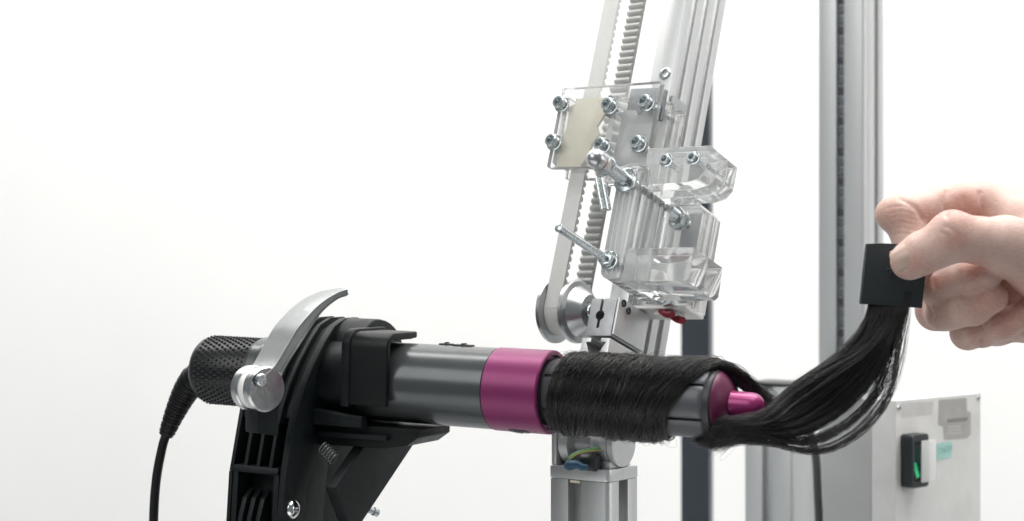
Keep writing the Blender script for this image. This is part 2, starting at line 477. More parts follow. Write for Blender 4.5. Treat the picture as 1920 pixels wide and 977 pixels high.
finish('end_ring', *lathe(ST, solid([(133.2, 14.4), (134.6, 14.9), (136.6, 14.7), (137.3, 14.0)]), 96), M['dark_ring'], styler)
finish('tip_cone', *lathe(ST, solid([(136.9, 14.0), (137.6, 13.9), (139.0, 12.6), (140.6, 10.4), (141.8, 8.0), (142.6, 6.4), (142.8, 3.0)]), 96), M['fuchsia_dark'], styler, smooth=50)
kp = [(138.6, 6.1)] + [(141 + 0.2 * i, 6.05) for i in range(3)] + [(151.2, 5.7)]
kp += [(151.2 + 5.8 * math.sin(R(a)), 5.7 * math.cos(R(a))) for a in range(12, 88, 8)]
finish('tip_knob', *lathe(ST, solid(kp), 64), M['fuchsia_gloss'], styler, smooth=60)

# perforated filter cage at the cable end: a cylinder with a woven grid of small raised studs
cage = finish('filter_cage', *lathe(ST, solid([(-137.0, 12.0), (-136.0, 14.8), (-134.4, 16.1), (-132.8, 16.6), (-101.5, 16.6), (-100.6, 16.2)]), 96), M['grille'], styler)
sv = []; sf = []
NA = 40
for i in range(12):
    s = -131.2 + i * 2.5
    for k in range(NA):
        th = 2 * math.pi * (k + 0.5 * (i % 2)) / NA
        e = np.array([0, math.cos(th), math.sin(th)]); t = np.array([0, -math.sin(th), math.cos(th)])
        a = np.array([1.0, 0, 0]); c = a * s + e * 16.4; b0 = len(sv)
        ca, ct = 1.22, 1.05
        for da, dt, h in ((-ca, 0, 0), (0, -ct, 0), (ca, 0, 0), (0, ct, 0), (-ca * .45, 0, 1.0), (0, -ct * .45, 1.0), (ca * .45, 0, 1.0), (0, ct * .45, 1.0)):
            sv.append(c + a * da + t * dt + e * h)
        for q in ((0, 1, 5, 4), (1, 2, 6, 5), (2, 3, 7, 6), (3, 0, 4, 7), (4, 5, 6, 7)): sf.append(tuple(b0 + j for j in q))
finish('cage_studs', ST.arr(sv), sf, M['grille'], cage, smooth=20, kind='stuff')
finish('cage_collar', *lathe(ST, solid([(-100.6, 17.3), (-100.2, 17.8), (-95.6, 17.8), (-95.2, 17.4)]), 96), M['nickel'], styler)

# moulded strain relief and mains cable
e0 = ST(-137.5, 0, 0)
bp = cr([e0, P(352, 728, 866), P(330, 770, 868), P(311, 816, 870)], 60)
br = np.linspace(8.4, 4.0, 60)
boot = finish('strain_relief', *sweep(bp, br * 0.9, 24), M['cable'], styler, smooth=60)
for i in range(19):
    j = 11 + int(i * 2.5)
    fr = axis_frame(bp[j], bp[j + 1] - bp[j - 1])
    r = br[j]
    finish('rib', *lathe(fr, solid([(-0.62, r * .88), (-0.5, r), (0.4, r), (0.6, r * .88)]), 28), M['cable'], boot)
cp = cr([P(313, 810, 870), P(304, 840, 870), P(293, 900, 870), P(288, 977, 868), P(287, 1100, 868), P(292, 1400, 872), np.array([-175.0, 880, BENCH + 3]), np.array([-230.0, 930, BENCH + 2.6])], 90)
finish('cable', *sweep(cp, 2.35, 16), M['cable'], styler, smooth=60)

# ================================================================== black clamp holding the styler
clamp = thing('spring_clamp', 'large ribbed black plastic clamp with silver cam lever gripping the wand', 'clamp', ST(-60, 40, -200))
BP, BR = M['black_plastic'], M['black_rubber']
PF = Frame(ST.O, ST.B, ST.C, ST.A)                     # (towards camera, up, along the wand)
def SP(pts, s):                                         # outline on the plane across the wand at s
    return [tuple(ST.hit(x, y, 0, s)[1:3]) for x, y in pts]

S0 = -57.0
cheek = SP([(648, 597), (628, 610), (610, 640), (590, 679), (572, 722), (558, 767), (549, 810), (538, 880), (530, 977), (526, 1075),
            (566, 1075), (568, 977), (578, 905), (598, 850), (616, 802), (655, 780), (700, 750), (706, 690), (705, 650), (700, 622), (690, 605), (672, 595)], S0)
# three parallel flanges with a recessed web between them
finish('cheek_plate', *prism(PF, cheek, S0 - 3.6, S0, 0.7, 3), BP, clamp)
upper = SP([(648, 597), (628, 610), (610, 640), (590, 679), (572, 722), (558, 767), (552, 796), (616, 800), (655, 780), (700, 750), (706, 690), (705, 650), (700, 622), (690, 605), (672, 595)], S0)
for s in (S0 - 8.2, S0 - 14.2):
    finish('flange', *prism(PF, upper, s - 2.2, s, 0.5), BP, clamp)
finish('web', *prism(PF, inset_poly(upper, 2.8), S0 - 22, S0 - 0.8, 0.2), BP, clamp)
finish('sleeve', *lathe(ST, solid([(-60, 19.0), (-59.6, 19.4), (-38.6, 19.4), (-38.2, 19.0)]), 64), BP, clamp)
bc = ST.hit(655, 690, 0, S0)
boss = [(bc[1] + 17.5 * math.cos(R(a)) * (1.0 if math.cos(R(a)) > 0 else 1.5), bc[2] + 5 + 19.5 * math.sin(R(a))) for a in range(0, 181, 12)] + [(bc[1] - 26, bc[2] - 24), (bc[1] + 13, bc[2] - 24)]
finish('jaw_boss', *prism(PF, boss, -57.5, -41.5, 1.0, 3), BP, clamp)

# lower housing: fins, frame and recess on the edge that faces the camera
hx = lambda y, s=-60: SP([({770: 556, 790: 553, 880: 538, 893: 536, 930: 533, 977: 530, 1075: 526}[y], y)], s)[0]
def housing(y0, y1, depth, s0, s1, name, bev=0.5, back=34, parent=None):
    a, b = hx(y0), hx(y1)
    poly = [(a[0] - depth, a[1]), (b[0] - depth, b[1]), (b[0] - back, b[1]), (a[0] - back, a[1])]
    return finish(name, *prism(PF, poly, s0, s1, bev), BP, parent or clamp)
hs = housing(770, 1075, 9.0, -91.0, -61.0, 'housing')
for s in (-92.2, -84.6, -77.6, -70.6):
    housing(770, 893, 0.2, s, s + 2.0, 'fin', 0.45)
housing(770, 790, 1.2, -92.0, -61.0, 'housing_top', 0.8)
housing(880, 893, -0.2, -90.0, -64.5, 'frame_bar', 0.6)
for s in (-90.0, -67.0):
    housing(893, 1075, 0.4, s, s + 3.0, 'frame_upright', 0.5)
for s in (-92.4,):
    housing(893, 1075, 0.2, s, s + 2.0, 'fin', 0.45)
c0 = hx(1075)
for s in (-84.5, -79.5, -74.5):
    poly = [(c0[0] - 9, c0[1]), (c0[0] + 1, c0[1]), (c0[0] + 1.5, c0[1] + 12), (c0[0] + .3, c0[1] + 24), (c0[0] - 3.2, c0[1] + 33), (c0[0] - 9, c0[1] + 37)]
    finish('curved_fin', *prism(PF, poly, s, s + 2.6, 0.5), BP, clamp)

# screw with a domed head on the cheek plate
sh = ST.hit(548, 955, 0, S0)
sf_ = ST.sub(S0, sh[1], sh[2])
scr = finish('dome_screw', *lathe(sf_, solid([(-1.0, 4.6), (0.5, 4.6), (1.4, 4.2), (2.2, 3.3), (2.6, 2.2), (2.62, 1.55), (1.2, 1.5)]), 40), M['chrome'], clamp, smooth=40)

# inner arm, hinged diagonal jaw arm and spring
inner = SP([(612, 800), (720, 790), (690, 840), (650, 915), (668, 1000), (650, 1075), (560, 1075), (572, 905), (590, 850)], -66)
finish('inner_arm', *prism(PF, inner, -72, -64, 0.6), BP, clamp)
jaw = SP([(700, 812), (792, 808), (772, 840), (681, 977), (640, 1075), (612, 1075), (655, 985), (629, 915)], -34)
jw = finish('jaw_arm', *prism(PF, jaw, -40, -34, 0.9, 3), BP, clamp)
jb = ST.hit(697, 955, 0, -40)
bf = axis_frame(ST(-40, jb[1] + 2, jb[2]), SE1 * -0.75 + SE2 * -0.35 + SA * 0.5)
finish('jaw_bolt', *lathe(bf, solid([(-6, 1.6), (2.0, 1.6), (2.2, 2.1), (4.6, 2.1), (4.9, 1.8)]), 16), M['zinc'], clamp)
sp0, sp1 = P(603, 836, 797), P(628, 862, 795)
n = 120; ax = axis_frame(sp0, sp1 - sp0); L = np.linalg.norm(sp1 - sp0)
tt = np.linspace(0, 1, n)
finish('coil_spring', *sweep(np.array([ax(t * L, 2.7 * math.cos(t * 6 * 2 * math.pi), 2.7 * math.sin(t * 6 * 2 * math.pi)) for t in tt]), 0.4, 8), M['spring'], clamp, smooth=60)

# rubber-lined upper jaw: hooked over the tube, with a lip along the top
def hook(x1, x2, xin, bot, t, rr, lip):
    pts = [(x1, bot)]
    pts += [(x1 - rr + rr * math.cos(R(a)), x2 - rr + rr * math.sin(R(a))) for a in range(0, 91, 15)]
    pts += [(lip, x2), (lip, x2 - t)]
    ri = max(rr - t, 0.8)
    pts += [(x1 - t - ri + ri * math.cos(R(a)), x2 - t - ri + ri * math.sin(R(a))) for a in range(90, -1, -15)]
    pts += [(x1 - t, bot)]
    return pts
finish('jaw_block', *prism(PF, hook(23.0, 25.4, 0, -11, 4.0, 7.5, -10), -42.0, -37.4, 0.9, 3), BP, clamp)
finish('jaw_pad', *prism(PF, hook(22.2, 24.2, 0, -10, 3.2, 7, -6), -38.0, -17.5, 1.1, 3), BR, clamp)
finish('pad_backing', *prism(PF, hook(19.2, 21.2, 0, -9, 0.7, 6, -5), -37.0, -19.5, 0.4), BR, clamp)
# lower cradle below the tube, its far end cut back
cb = [(-58, -30.5), (-20, -29.8), (-9, -27.8), (-3.0, -23.5), (-3.0, -19.6), (-56, -19.6)]
CF = Frame(ST.O, ST.A, ST.C, ST.B)
cra = finish('cradle', *prism(CF, cb, -14, 17, 0.8, 3), BR, clamp)
finish('cradle_rail', *prism(CF, [(-57, -20.5), (-30, -20.5), (-30, -15.2), (-57, -12.8)], 17.3, 23.0, 1.2, 3), BP, cra)
finish('cradle_lip', *prism(CF, [(-56, -26.4), (-18, -25.8), (-18, -23.4), (-56, -23.4)], 17.2, 20.6, 0.8, 3), BP, cra)

# cam lever: fork hub of two bright discs on a pin, and a long curved cast handle
NL = unit((0.70, -0.714, 0)); EL = unit((0.714, 0.70, 0)); UPV = np.array([0, 0, 1.0])
LV = Frame(P(501, 730, 772), EL, UPV, NL)              # (to the right and away, up, outwards)
def LP(px, py): h = LV.hit(px, py, 2, 0); return h[:2]
lev = finish('lever_hub', *lathe(LV.perm((2, 0, 1)), solid([(-4.6, 9.8), (-4.2, 10.4), (-0.9, 10.4), (0, 9.6)]), 72), M['hub'], clamp)
finish('lever_hub', *lathe(LV.perm((2, 0, 1)).sub(-9.4, 0, 0), solid([(-4.6, 9.8), (-4.2, 10.4), (-0.7, 10.4), (0, 9.8)]), 72), M['hub'], clamp)
finish('hub_post', *lathe(LV.perm((2, 0, 1)), solid([(-10, 9.4), (-4.2, 9.4)]), 48), M['white_nylon'], clamp)
finish('lever_saddle', *prism(LV, [(-3, -20), (9, -22), (8, -8), (-3, -8)], -13.0, -3.0, 1.0), BP, clamp)
lp = LP(486, 712)
pinf = Frame(LV(lp[0], lp[1], 0), NL, EL, UPV)
finish('lever_pin', *lathe(pinf, solid([(-12, 2.0), (0.9, 2.0), (1.0, 2.9), (2.2, 2.9), (2.6, 2.4)]), 32), M['zinc'], clamp)
ridge = np.array([LP(*q) for q in ((490, 706), (515, 684), (538, 647), (561, 609), (598, 570), (627, 551), (648, 543), (653, 544))])
under = np.array([LP(*q) for q in ((524, 722), (534, 695), (549, 670), (569, 640), (603, 588), (633, 562), (651, 555), (655, 551))])
wid = np.array([15.0, 16.5, 17.6, 17.6, 16.8, 15.0, 12.0, 9.0])
nst = 44
rg, un, wd = cr(ridge, nst), cr(under, nst), cr(wid[:, None], nst)[:, 0]
v = []; f = []
for i in range(nst):
    a, b, w_ = rg[i], un[i], wd[i]; m_ = (a * .5 + b * .5); dpt = min(1.3, w_ * .10)
    pr = [(a[0], a[1], -0.5), (a[0] * .93 + b[0] * .07, a[1] * .93 + b[1] * .07, 0.1), (a[0] * .84 + b[0] * .16, a[1] * .84 + b[1] * .16, -0.1),
          (a[0] * .76 + b[0] * .24, a[1] * .76 + b[1] * .24, -dpt), (a[0] * .2 + b[0] * .8, a[1] * .2 + b[1] * .8, -dpt),
          (a[0] * .1 + b[0] * .9, a[1] * .1 + b[1] * .9, -.1), (b[0], b[1], -0.4),
          (b[0], b[1], -w_), (a[0], a[1], -w_ + 0.4), (a[0] * 1.0, a[1] + 0.5, -w_ * .5)]
    v += pr
k_ = 10
for i in range(nst - 1):
    for j in range(k_):
        f.append((i * k_ + j, i * k_ + (j + 1) % k_, (i + 1) * k_ + (j + 1) % k_, (i + 1) * k_ + j))
f.append(tuple(range(k_))); f.append(tuple((nst - 1) * k_ + j for j in range(k_))[::-1])
finish('lever_handle', LV.arr(v), f, M['cast'], clamp, smooth=28)
# stand that carries the clamp, below the picture
sb_ = PF(58, -92, -74)
finish('stand_post', *lathe(Frame((sb_[0], sb_[1], 0), (0, 0, 1), (1, 0, 0), (0, 1, 0)), solid([(BENCH, 45), (BENCH + 8, 45), (BENCH + 9, 13), (sb_[2] - 35, 13), (sb_[2] - 30, 16), (sb_[2], 16)]), 40), BP, clamp)

# ================================================================== leaning belt-driven arm behind the wand
UA = unit((0.1914, 0.290, 0.938)); WA = np.array([0.7986, -0.602, 0.024]); WA = unit(WA - UA * (WA @ UA)); VA = np.cross(UA, WA)
if VA[1] < 0: VA = -VA
AR = Frame(P(1058, 165, 880), WA, VA, UA)              # (across to the right, away from the camera, up the arm)
ARP = Frame(AR.O, AR.A, AR.C, AR.B)                    # (across, up the arm, away) for outlines extruded in depth
AL = M['alu']

arm = thing('linear_actuator', 'leaning aluminium rail with white toothed drive belt behind the hair wand', 'linear actuator', AR(40, 40, -150))
def slot_outline(w0, w1, v0, v1, slots_w, slots_v, mouth=3.0, depth=5.0):
    """rectangular rail section; T slots cut in the w1 face (at v positions) and in the v0 face (at w positions)"""
    p = [(w0, v0)]
    for c in slots_v:                                   # along v0 face
        p += [(c - mouth, v0), (c - mouth, v0 + 1.6), (c - mouth * 1.7, v0 + 1.6), (c - mouth * .8, v0 + depth), (c + mouth * .8, v0 + depth), (c + mouth * 1.7, v0 + 1.6), (c + mouth, v0 + 1.6), (c + mouth, v0)]
    p += [(w1, v0)]
    for c in slots_w:                                   # along w1 face
        p += [(w1, c - mouth), (w1 - 1.6, c - mouth), (w1 - 1.6, c - mouth * 1.7), (w1 - depth, c - mouth * .8), (w1 - depth, c + mouth * .8), (w1 - 1.6, c + mouth * 1.7), (w1 - 1.6, c + mouth), (w1, c + mouth)]
    p += [(w1, v1), (w0, v1)]
    return p
rail = finish('rail', *prism(AR, slot_outline(31.0, 45.0, 30.0, 67.0, (38.0, 48.5, 59.0), (), 2.4, 4.2), -150, 150, 0.25), AL, arm)
finish('rail_face', *box(AR, 36.4, 45.2, 28.4, 29.9, -140, 150, 0.3), AL, arm)
hw = AR.hit(1247, 138, 1, 28.4)
for k in range(1):
    hf = Frame(AR(hw[0], 28.3, hw[2]), -VA, WA, UA)
    finish('rail_screw', *lathe(hf, solid([(-1, 3.4), (0.4, 3.4), (0.9, 2.8), (0.95, 1.5), (-0.6, 1.4)]), 28), M['zinc'], arm, smooth=40)
finish('end_stop', *box(AR, 45.3, 47.2, 31, 44, -8, 6, 0.2), M['steel_plate2'], arm)

# toothed belt: two runs with teeth on the facing sides, round the pulley
TB, B0, B1 = 1.3, 9.4, 18.6
VL, VR, UP_ = 6.6, 30.6, -115.6
belt = finish('belt', *merge(box(AR, B0, B1, VL, VL + TB, UP_ - 2, 150, 0.2), box(AR, B0 + 0.4, B1 + 0.4, VR - TB, VR, UP_ - 2, 150, 0.2)), M['belt'], arm)
vc = (VL + VR) / 2; rb = (VR - VL) / 2
wrap_o = [(vc + rb * math.cos(R(a)), UP_ + rb * math.sin(R(a))) for a in range(180, 361, 8)]
wrap_i = [(vc + (rb - TB) * math.cos(R(a)), UP_ + (rb - TB) * math.sin(R(a))) for a in range(356, 179, -8)]
finish('belt_wrap', *prism(Frame(AR.O, AR.B, AR.C, AR.A), wrap_o + wrap_i, B0 + .1, B1 + .1, 0), M['belt'], belt)
# one tooth mesh, shared
tooth_me = None
def tooth(w0, w1, v, u, sgn):
    global tooth_me
    if tooth_me is None:
        pr = [(-1.75, -0.2), (-1.45, .75), (-.85, 1.45), (0, 1.7), (.85, 1.45), (1.45, .75), (1.75, -0.2)]
        vv = [(w, p[1], p[0]) for w in (0, 9.2) for p in pr]; n = len(pr)
        ff = [(i, i + 1, n + i + 1, n + i) for i in range(n - 1)] + [tuple(range(n))[::-1], tuple(range(n, 2 * n)), (0, n, 2 * n - 1, n - 1)]
        tooth_me = bpy.data.meshes.new('tooth')
        tooth_me.from_pydata((np.array(vv) * MM).tolist(), [], ff); tooth_me.materials.append(M['belt'])
        tooth_me.polygons.foreach_set('use_smooth', [True] * len(tooth_me.polygons)); tooth_me.set_sharp_from_angle(angle=R(50))
    o = bpy.data.objects.new('tooth', tooth_me); COL.objects.link(o); o.parent = belt
    p = (AR(w0, v, u) - np.array(arm['_org'])) * MM
    B = VA * sgn
    o.matrix_local = Matrix(((WA[0], B[0], UA[0], p[0]), (WA[1], B[1], UA[1], p[1]), (WA[2], B[2], UA[2], p[2]), (0, 0, 0, 1)))
u_ = UP_ + 4
while u_ < 147:
    tooth(B0, B1, VL + TB, u_, 1); tooth(B0 + 0.4, B1, VR - TB, u_, -1); u_ += 4.0

# idler pulley on its shaft
pw = AR.sub(0, vc, UP_)
pul = finish('pulley', *lathe(pw, solid([(6.6, 15.2), (7.0, 15.8), (8.6, 15.8), (9.2, 13.2), (9.4, 11.4), (19.4, 11.4), (19.6, 13.4), (20.2, 15.8), (21.8, 15.8), (22.4, 15.2), (22.8, 12.6), (27.6, 9.2), (29.2, 8.2), (29.3, 5.2), (28.6, 5.0)]), 80), M['pulley'], arm, smooth=30)
finish('bearing', *lathe(pw, solid([(28.4, 5.0), (29.6, 5.0), (29.7, 3.6), (30.3, 3.4), (30.4, 2.6)]), 40), M['zinc'], pul)
finish('shaft', *lathe(pw, solid([(3, 2.0), (42, 2.0)]), 24), M['zinc'], arm)
for t in (31.0, 32.6, 34.2):
    finish('washer', *lathe(pw, solid([(t, 2.4), (t + .15, 3.4), (t + 1.0, 3.4), (t + 1.15, 2.4)]), 32), M['zinc'], arm)
finish('shaft_nut', *prism(Frame(pw.O, pw.B, pw.C, pw.A), hexpoly(4.3), 35.8, 40.0, 0.4), M['zinc'], arm)

# split shaft block with a keyhole clamp slot, standing on a slotted rail foot
KB = Frame(AR.O, AR.A, AR.C, AR.B)
blk = finish('shaft_block', *box(AR, 38.6, 53.2, 5.0, 33.0, -132.6, -113.6, 0.35), M['alu_dull'], arm)
kc = (45.0, -122.2)
cut(blk, [lathe(Frame(AR(kc[0], 0, kc[1]), VA, WA, UA), solid([(2, 2.5), (40, 2.5)]), 32),
          box(AR, kc[0] - 0.75, kc[0] + 0.75, 2, 40, kc[1] - 0.5, -110, 0),
          box(AR, kc[0] - 0.9, kc[0] + 0.7, 2, 40, kc[1] - 6.4, kc[1] + 0.5, 0)])
finish('block_cheek', *box(AR, 53.4, 54.6, 5.2, 33.0, -131.6, -113.0, 0.2), AL, arm)
for dv, du in ((9, -114.8), (14, -117)):
    finish('block_screw', *lathe(AR.sub(54.6, dv, du), solid([(-1, 1.8), (0.4, 1.8), (0.5, 1.0), (-.4, 0.9)]), 20), M['switch_black'], arm)
ft = [(38.0, -150), (38.0, -134.0), (43.2, -134.0), (43.2, -136.0), (40.4, -136.0), (43.2, -141.6), (49.0, -141.6), (51.8, -136.0), (48.8, -136.0), (48.8, -134.0), (54.0, -134.0), (54.0, -150)]
finish('rail_foot', *prism(KB, ft, 4.0, 66, 0.25), AL, arm)

# ------------------------------------------------------------------ clear acrylic carriage that rides on the arm
CL, CE, ZN = M['clear'], M['clear_edge'], M['zinc']
car = thing('clear_carriage', 'clear acrylic carriage of bolted plates and blocks on the leaning rail', 'carriage', AR(50, 10, -110))
NV = Frame(AR.O, -AR.B, AR.A, AR.C)                    # axis towards the camera side, for bolts
def bolt(w, v, u, r=3.3, h=4.6, L=14, washer=True, parent=None):
    fr = Frame(AR(w, v, u), -VA, WA, UA)
    b = finish('bolt', *lathe(fr, solid([(0.9, r * .94), (1.15, r), (h - .3, r), (h, r * .9), (h, r * .56), (h - 2.2, r * .5)]), 28), ZN, parent or car, smooth=35)
    if washer:
        finish('washer', *lathe(fr, solid([(0.02, r * 1.2), (0.15, r * 1.32), (0.75, r * 1.32), (0.88, r * 1.2)]), 28), ZN, b)
    if L:
        finish('shank', *lathe(fr, solid([(-L, r * .5), (0, r * .5)]), 16), ZN, b)
    return b

# front plate, cream belt block behind it and spacers
finish('front_plate', *prism(ARP, [(-1.2, -44), (58.5, -47), (58.5, -1.6), (-1.2, 0.2)], 0, 4.6, 0.35), CL, car)
finish('back_plate', *prism(ARP, [(-1.2, -43.5), (30.5, -45), (30.5, -2.0), (-1.2, -0.4)], 16.2, 20.6, 0.35), CL, car)
crm = [(2.2, -43.0), (2.0, -34), (3.6, -22), (3.4, -9), (6.4, -8.0), (8.0, -5.2), (28.4, -6.6), (28.2, -12.5), (24.8, -17.5), (22.6, -22), (25.0, -26), (22.0, -31), (20.0, -38), (17.0, -43.4)]
finish('belt_block', *prism(ARP, crm, 4.8, 6.4, 0.3), M['cream'], car)
finish('side_bar', *box(AR, 29.2, 32.8, 5.0, 15.4, -40, -6, 0.3), CL, car)
finish('side_bar', *box(AR, -0.9, 2.2, 5.0, 15.4, -40, -4, 0.3), CL, car)
finish('dark_strip', *box(AR, 26.2, 27.8, 5.2, 8.6, -16, -5, 0.2), M['post_dark'], car)
# metal plates to the right
finish('steel_plate', *prism(ARP, [(36.6, -18), (57.5, -19), (57.5, -2.4), (36.6, -1.2)], 8.0, 10.0, 0.2), M['steel_plate'], car)
finish('steel_plate', *prism(ARP, [(36.0, -46), (55.6, -47), (56.2, -15.5), (49, -15.0), (48, -17.4), (44.6, -17.4), (43.8, -14.6), (36.6, -14.0)], 5.2, 7.4, 0.2), M['steel_plate2'], car)
for w_, u_ in ((1.0, -9.6), (31.7, -13.4), (53.4, -13.6), (1.0, -31.0), (31.7, -35.2), (53.2, -35.6)):
    bolt(w_, -0.05, u_, L=0 if w_ > 60 else 22)
# laminated stack on the right of the plates
for i in range(4):
    finish('stack_sheet', *box(AR, 46.2 + .5 * (i % 2), 59.8 - .9 * (i % 2), 5.4 + 5.6 * i, 10.6 + 5.6 * i, -48 + i, -10.5 + 3 * (i % 2), 0.35), CL if i % 2 else CE, car) if i > 0 else None

AQO = (14.0, -20.0, -8.8)                              # fork and arms stand forward of the plates
AQ = AR.sub(*AQO); AQP = Frame(AQ.O, AQ.A, AQ.C, AQ.B)
# fork of laminated sheets that carries the two rods
for i in range(6):
    finish('fork_sheet', *prism(AQP, rounded(51.6, 62.2 + .5 * (i % 2), -107.5, -50.6 - .5 * (i % 3), 4.5, (0, 1, 1, 0)), -9.8 + 5.4 * i, -4.75 + 5.4 * i, 0.3), CL if i % 3 else CE, car)
# upper arm block with a rounded outer corner, two sheets deep
ua = [(62.8, -60.0), (88, -60.0), (93.5, -58.4), (96.5, -54.5), (96.8, -42.4), (62.8, -41.6)]
for v0, v1 in ((-6, 2.4), (2.6, 11.2), (11.4, 20)):
    finish('arm_block', *prism(AQP, ua, v0, v1, 0.22, 1), CL, car)
finish('arm_rail', *box(AQ, 40.0, 63.0, -5.5, -0.4, -57.5, -49.4, 0.6), CL, car)
for w_, u_ in ((74.6, -48.8), (89.2, -48.6)):
    bolt(w_ + AQO[0], -6.05 + AQO[1], u_ + AQO[2], r=2.5, h=3.0, L=15)
# lower arm
la = [(62.9, -108.6), (97.2, -108.8), (98.8, -107.2), (98.4, -92.8), (62.9, -92.4)]
for v0, v1 in ((-8, 5.2), (5.4, 19)):
    finish('arm_block', *prism(AQP, la, v0, v1, 0.22, 1), CL, car)
# large rear block beside the rail
for v0, v1 in ((24.6, 30.2), (30.4, 36.2), (36.4, 42.2)):
    finish('rear_block', *prism(ARP, [(45.8, -110), (80.2, -110), (80.2, -61), (76.5, -57.4), (45.8, -57.4)], v0, v1, 0.2, 1), CL, car)
finish('base_plate', *box(AR, 46.2, 79.8, 25, 42, -112.0, -110.4, 0.3), M['white_nylon'], car)
finish('rear_panel', *box(AR, 47.5, 58.5, 42.6, 44.0, -107, -78, 0.3), M['steel_plate'], car)
finish('chip', *prism(AQP, [(64, -104), (74, -104), (71.5, -97.0), (69.4, -95.6), (67.0, -99.2)], 19.4, 22.6, 0.6), M['white_nylon'], car)
finish('chip', *prism(ARP, [(58, -95), (63, -104), (70, -105), (68, -96)], 21.0, 24.0, 0.6), M['white_nylon'], car)

# upper threaded rod: domed nut, hex nuts and washers
def rod(w, u, v0, v1, r):
    fr = Frame(AQ(w, 0, u), VA, WA, UA)
    v = []; prof = []
    t = v0
    while t < v1:
        prof += [(t, r), (t + .35, r * .9), (t + .7, r)]; t += .7
    return finish('threaded_rod', *lathe(fr, solid(prof), 20), ZN, car, smooth=50), fr
r1, f1 = rod(57.0, -59.4, -30, 47, 2.5)
def nut(fr, t0, t1, r, parent, nm='hex_nut', mt=ZN):
    return finish(nm, *prism(Frame(fr.O, fr.B, fr.C, fr.A), hexpoly(r, 6, 15), t0, t1, 0.35), mt, parent)
def wash(fr, t0, r, parent, h=1.1):
    return finish('washer', *lathe(fr, solid([(t0, r * .94), (t0 + .15, r), (t0 + h - .15, r), (t0 + h, r * .94)]), 36), ZN, parent)
finish('domed_nut', *lathe(f1, [(-41.4, .05)] + [(-36.5 - 4.8 * math.cos(R(a)), 4.5 * math.sin(R(a))) for a in range(12, 91, 10)] + [(-33.8, 4.5), (-33.6, 4.0), (-33.6, .1)], 36), M['pulley'], r1, smooth=40)
nut(f1, -33.4, -29.0, 5.4, r1); wash(f1, -28.8, 5.0, r1)
finish('sleeve', *lathe(f1, solid([(-27.4, 2.9), (-27, 3.3), (-13.0, 3.3), (-12.6, 2.9)]), 32), ZN, r1)
wash(f1, -11.6, 6.0, r1, 1.6); wash(f1, 23.2, 5.6, r1, 1.4)
finish('sleeve', *lathe(f1, solid([(24.8, 3.2), (25.2, 3.6), (33.6, 3.6), (34, 3.2)]), 32), ZN, r1)
nut(f1, 34.4, 39.0, 5.6, r1); wash(f1, 39.2, 5.4, r1, 1.4)
r2, f2 = rod(56.6, -99.6, -53, 47, 1.75)
finish('rod_tip', *lathe(f2, solid([(-54.2, 1.2), (-53.8, 2.0), (-50.6, 2.0), (-50.2, 1.4)]), 20), ZN, r2)
finish('sleeve', *lathe(f2, solid([(-50, 1.9), (-13.5, 1.9)]), 24), ZN, r2)
nut(f2, -15.6, -12.4, 3.9, r2); wash(f2, -11.8, 4.6, r2, 1.4)
nut(f2, 38.0, 42.0, 4.2, r2); wash(f2, 36.6, 4.4, r2, 1.2)
# short dowel pins hanging below the front plate
for dx in (0, 11):
    da, db = P(1119 + dx, 333, 846), P(1131 + dx, 394, 840)
    finish('dowel', *lathe(axis_frame(da, db - da), solid([(0, 1.1), (.3, 1.35), (np.linalg.norm(db - da) - .3, 1.35), (np.linalg.norm(db - da), 1.1)]), 20), ZN, car)
# red sleeved wire tails under the rear block
for k, (a, b, c) in enumerate((((64, 28, -112), (68, 27, -114.2), (72, 26, -114.8)), ((66, 33, -112), (71, 32, -115), (76, 30, -116.6)))):
    finish('wire_tail', *sweep(cr([AR(*a), AR(*b), AR(*c)], 14), 1.8, 12), M['red_wire'], car, smooth=60)
finish('wire_clip', *box(AR, 60, 73, 28, 36, -114.2, -112.2, 0.5), M['white_nylon'], car)

# ------------------------------------------------------------------ column that carries the arm, with its pivot head
WH = unit((0.7986, -0.602, 0)); VH = unit((0.602, 0.7986, 0)); ZH = np.array([0, 0, 1.0])
cc = P(1140, 900, 822)
CO = Frame((cc[0], cc[1], 0), WH, VH, ZH)              # origin on the near vertical edge; (right, away, up)
colm = thing('upright_stand', 'square slotted aluminium column under the wrapped hair, with round pivot head', 'column', CO(-16, 13, BENCH))
zc = lambda y: (CY - y) / F * 822
def section(wl, dl, r, sw, sd, mouth, depth):
    """plan of a slotted post: near edge rounded, one slot in each visible face"""
    p = []
    p += [(-wl, dl), (-wl, 0)]
    for c in sw:
        p += [(c - mouth, 0), (c - mouth, 1.4), (c - mouth - 2, 1.4), (c - mouth - 1, depth), (c + mouth + 1, depth), (c + mouth + 2, 1.4), (c + mouth, 1.4), (c + mouth, 0)]
    p += [(-r, 0)] + [(-r + r * math.sin(R(a)), r - r * math.cos(R(a))) for a in (22, 45, 68)] + [(0, r)]
    for c in sd:
        p += [(0, c - mouth), (-1.4, c - mouth), (-1.4, c - mouth - 2), (-depth, c - mouth - 1), (-depth, c + mouth + 1), (-1.4, c + mouth + 2), (-1.4, c + mouth), (0, c + mouth)]
    p += [(0, dl)]
    return p
finish('post', *prism(CO, section(34, 26, 3.0, (-19.5,), (13.5,), 4.0, 7.5), BENCH, zc(906), 0.2), AL, colm)
cap = finish('cap_block', *prism(CO, section(34.4, 26.4, 3.0, (), (), 4, 7), zc(906) + .15, zc(882), 0.5), AL, colm)
finish('slot_nut', *box(CO, -22.6, -16.6, 0.2, 4, zc(912), zc(906.5), 0.3), M['cream'], colm)
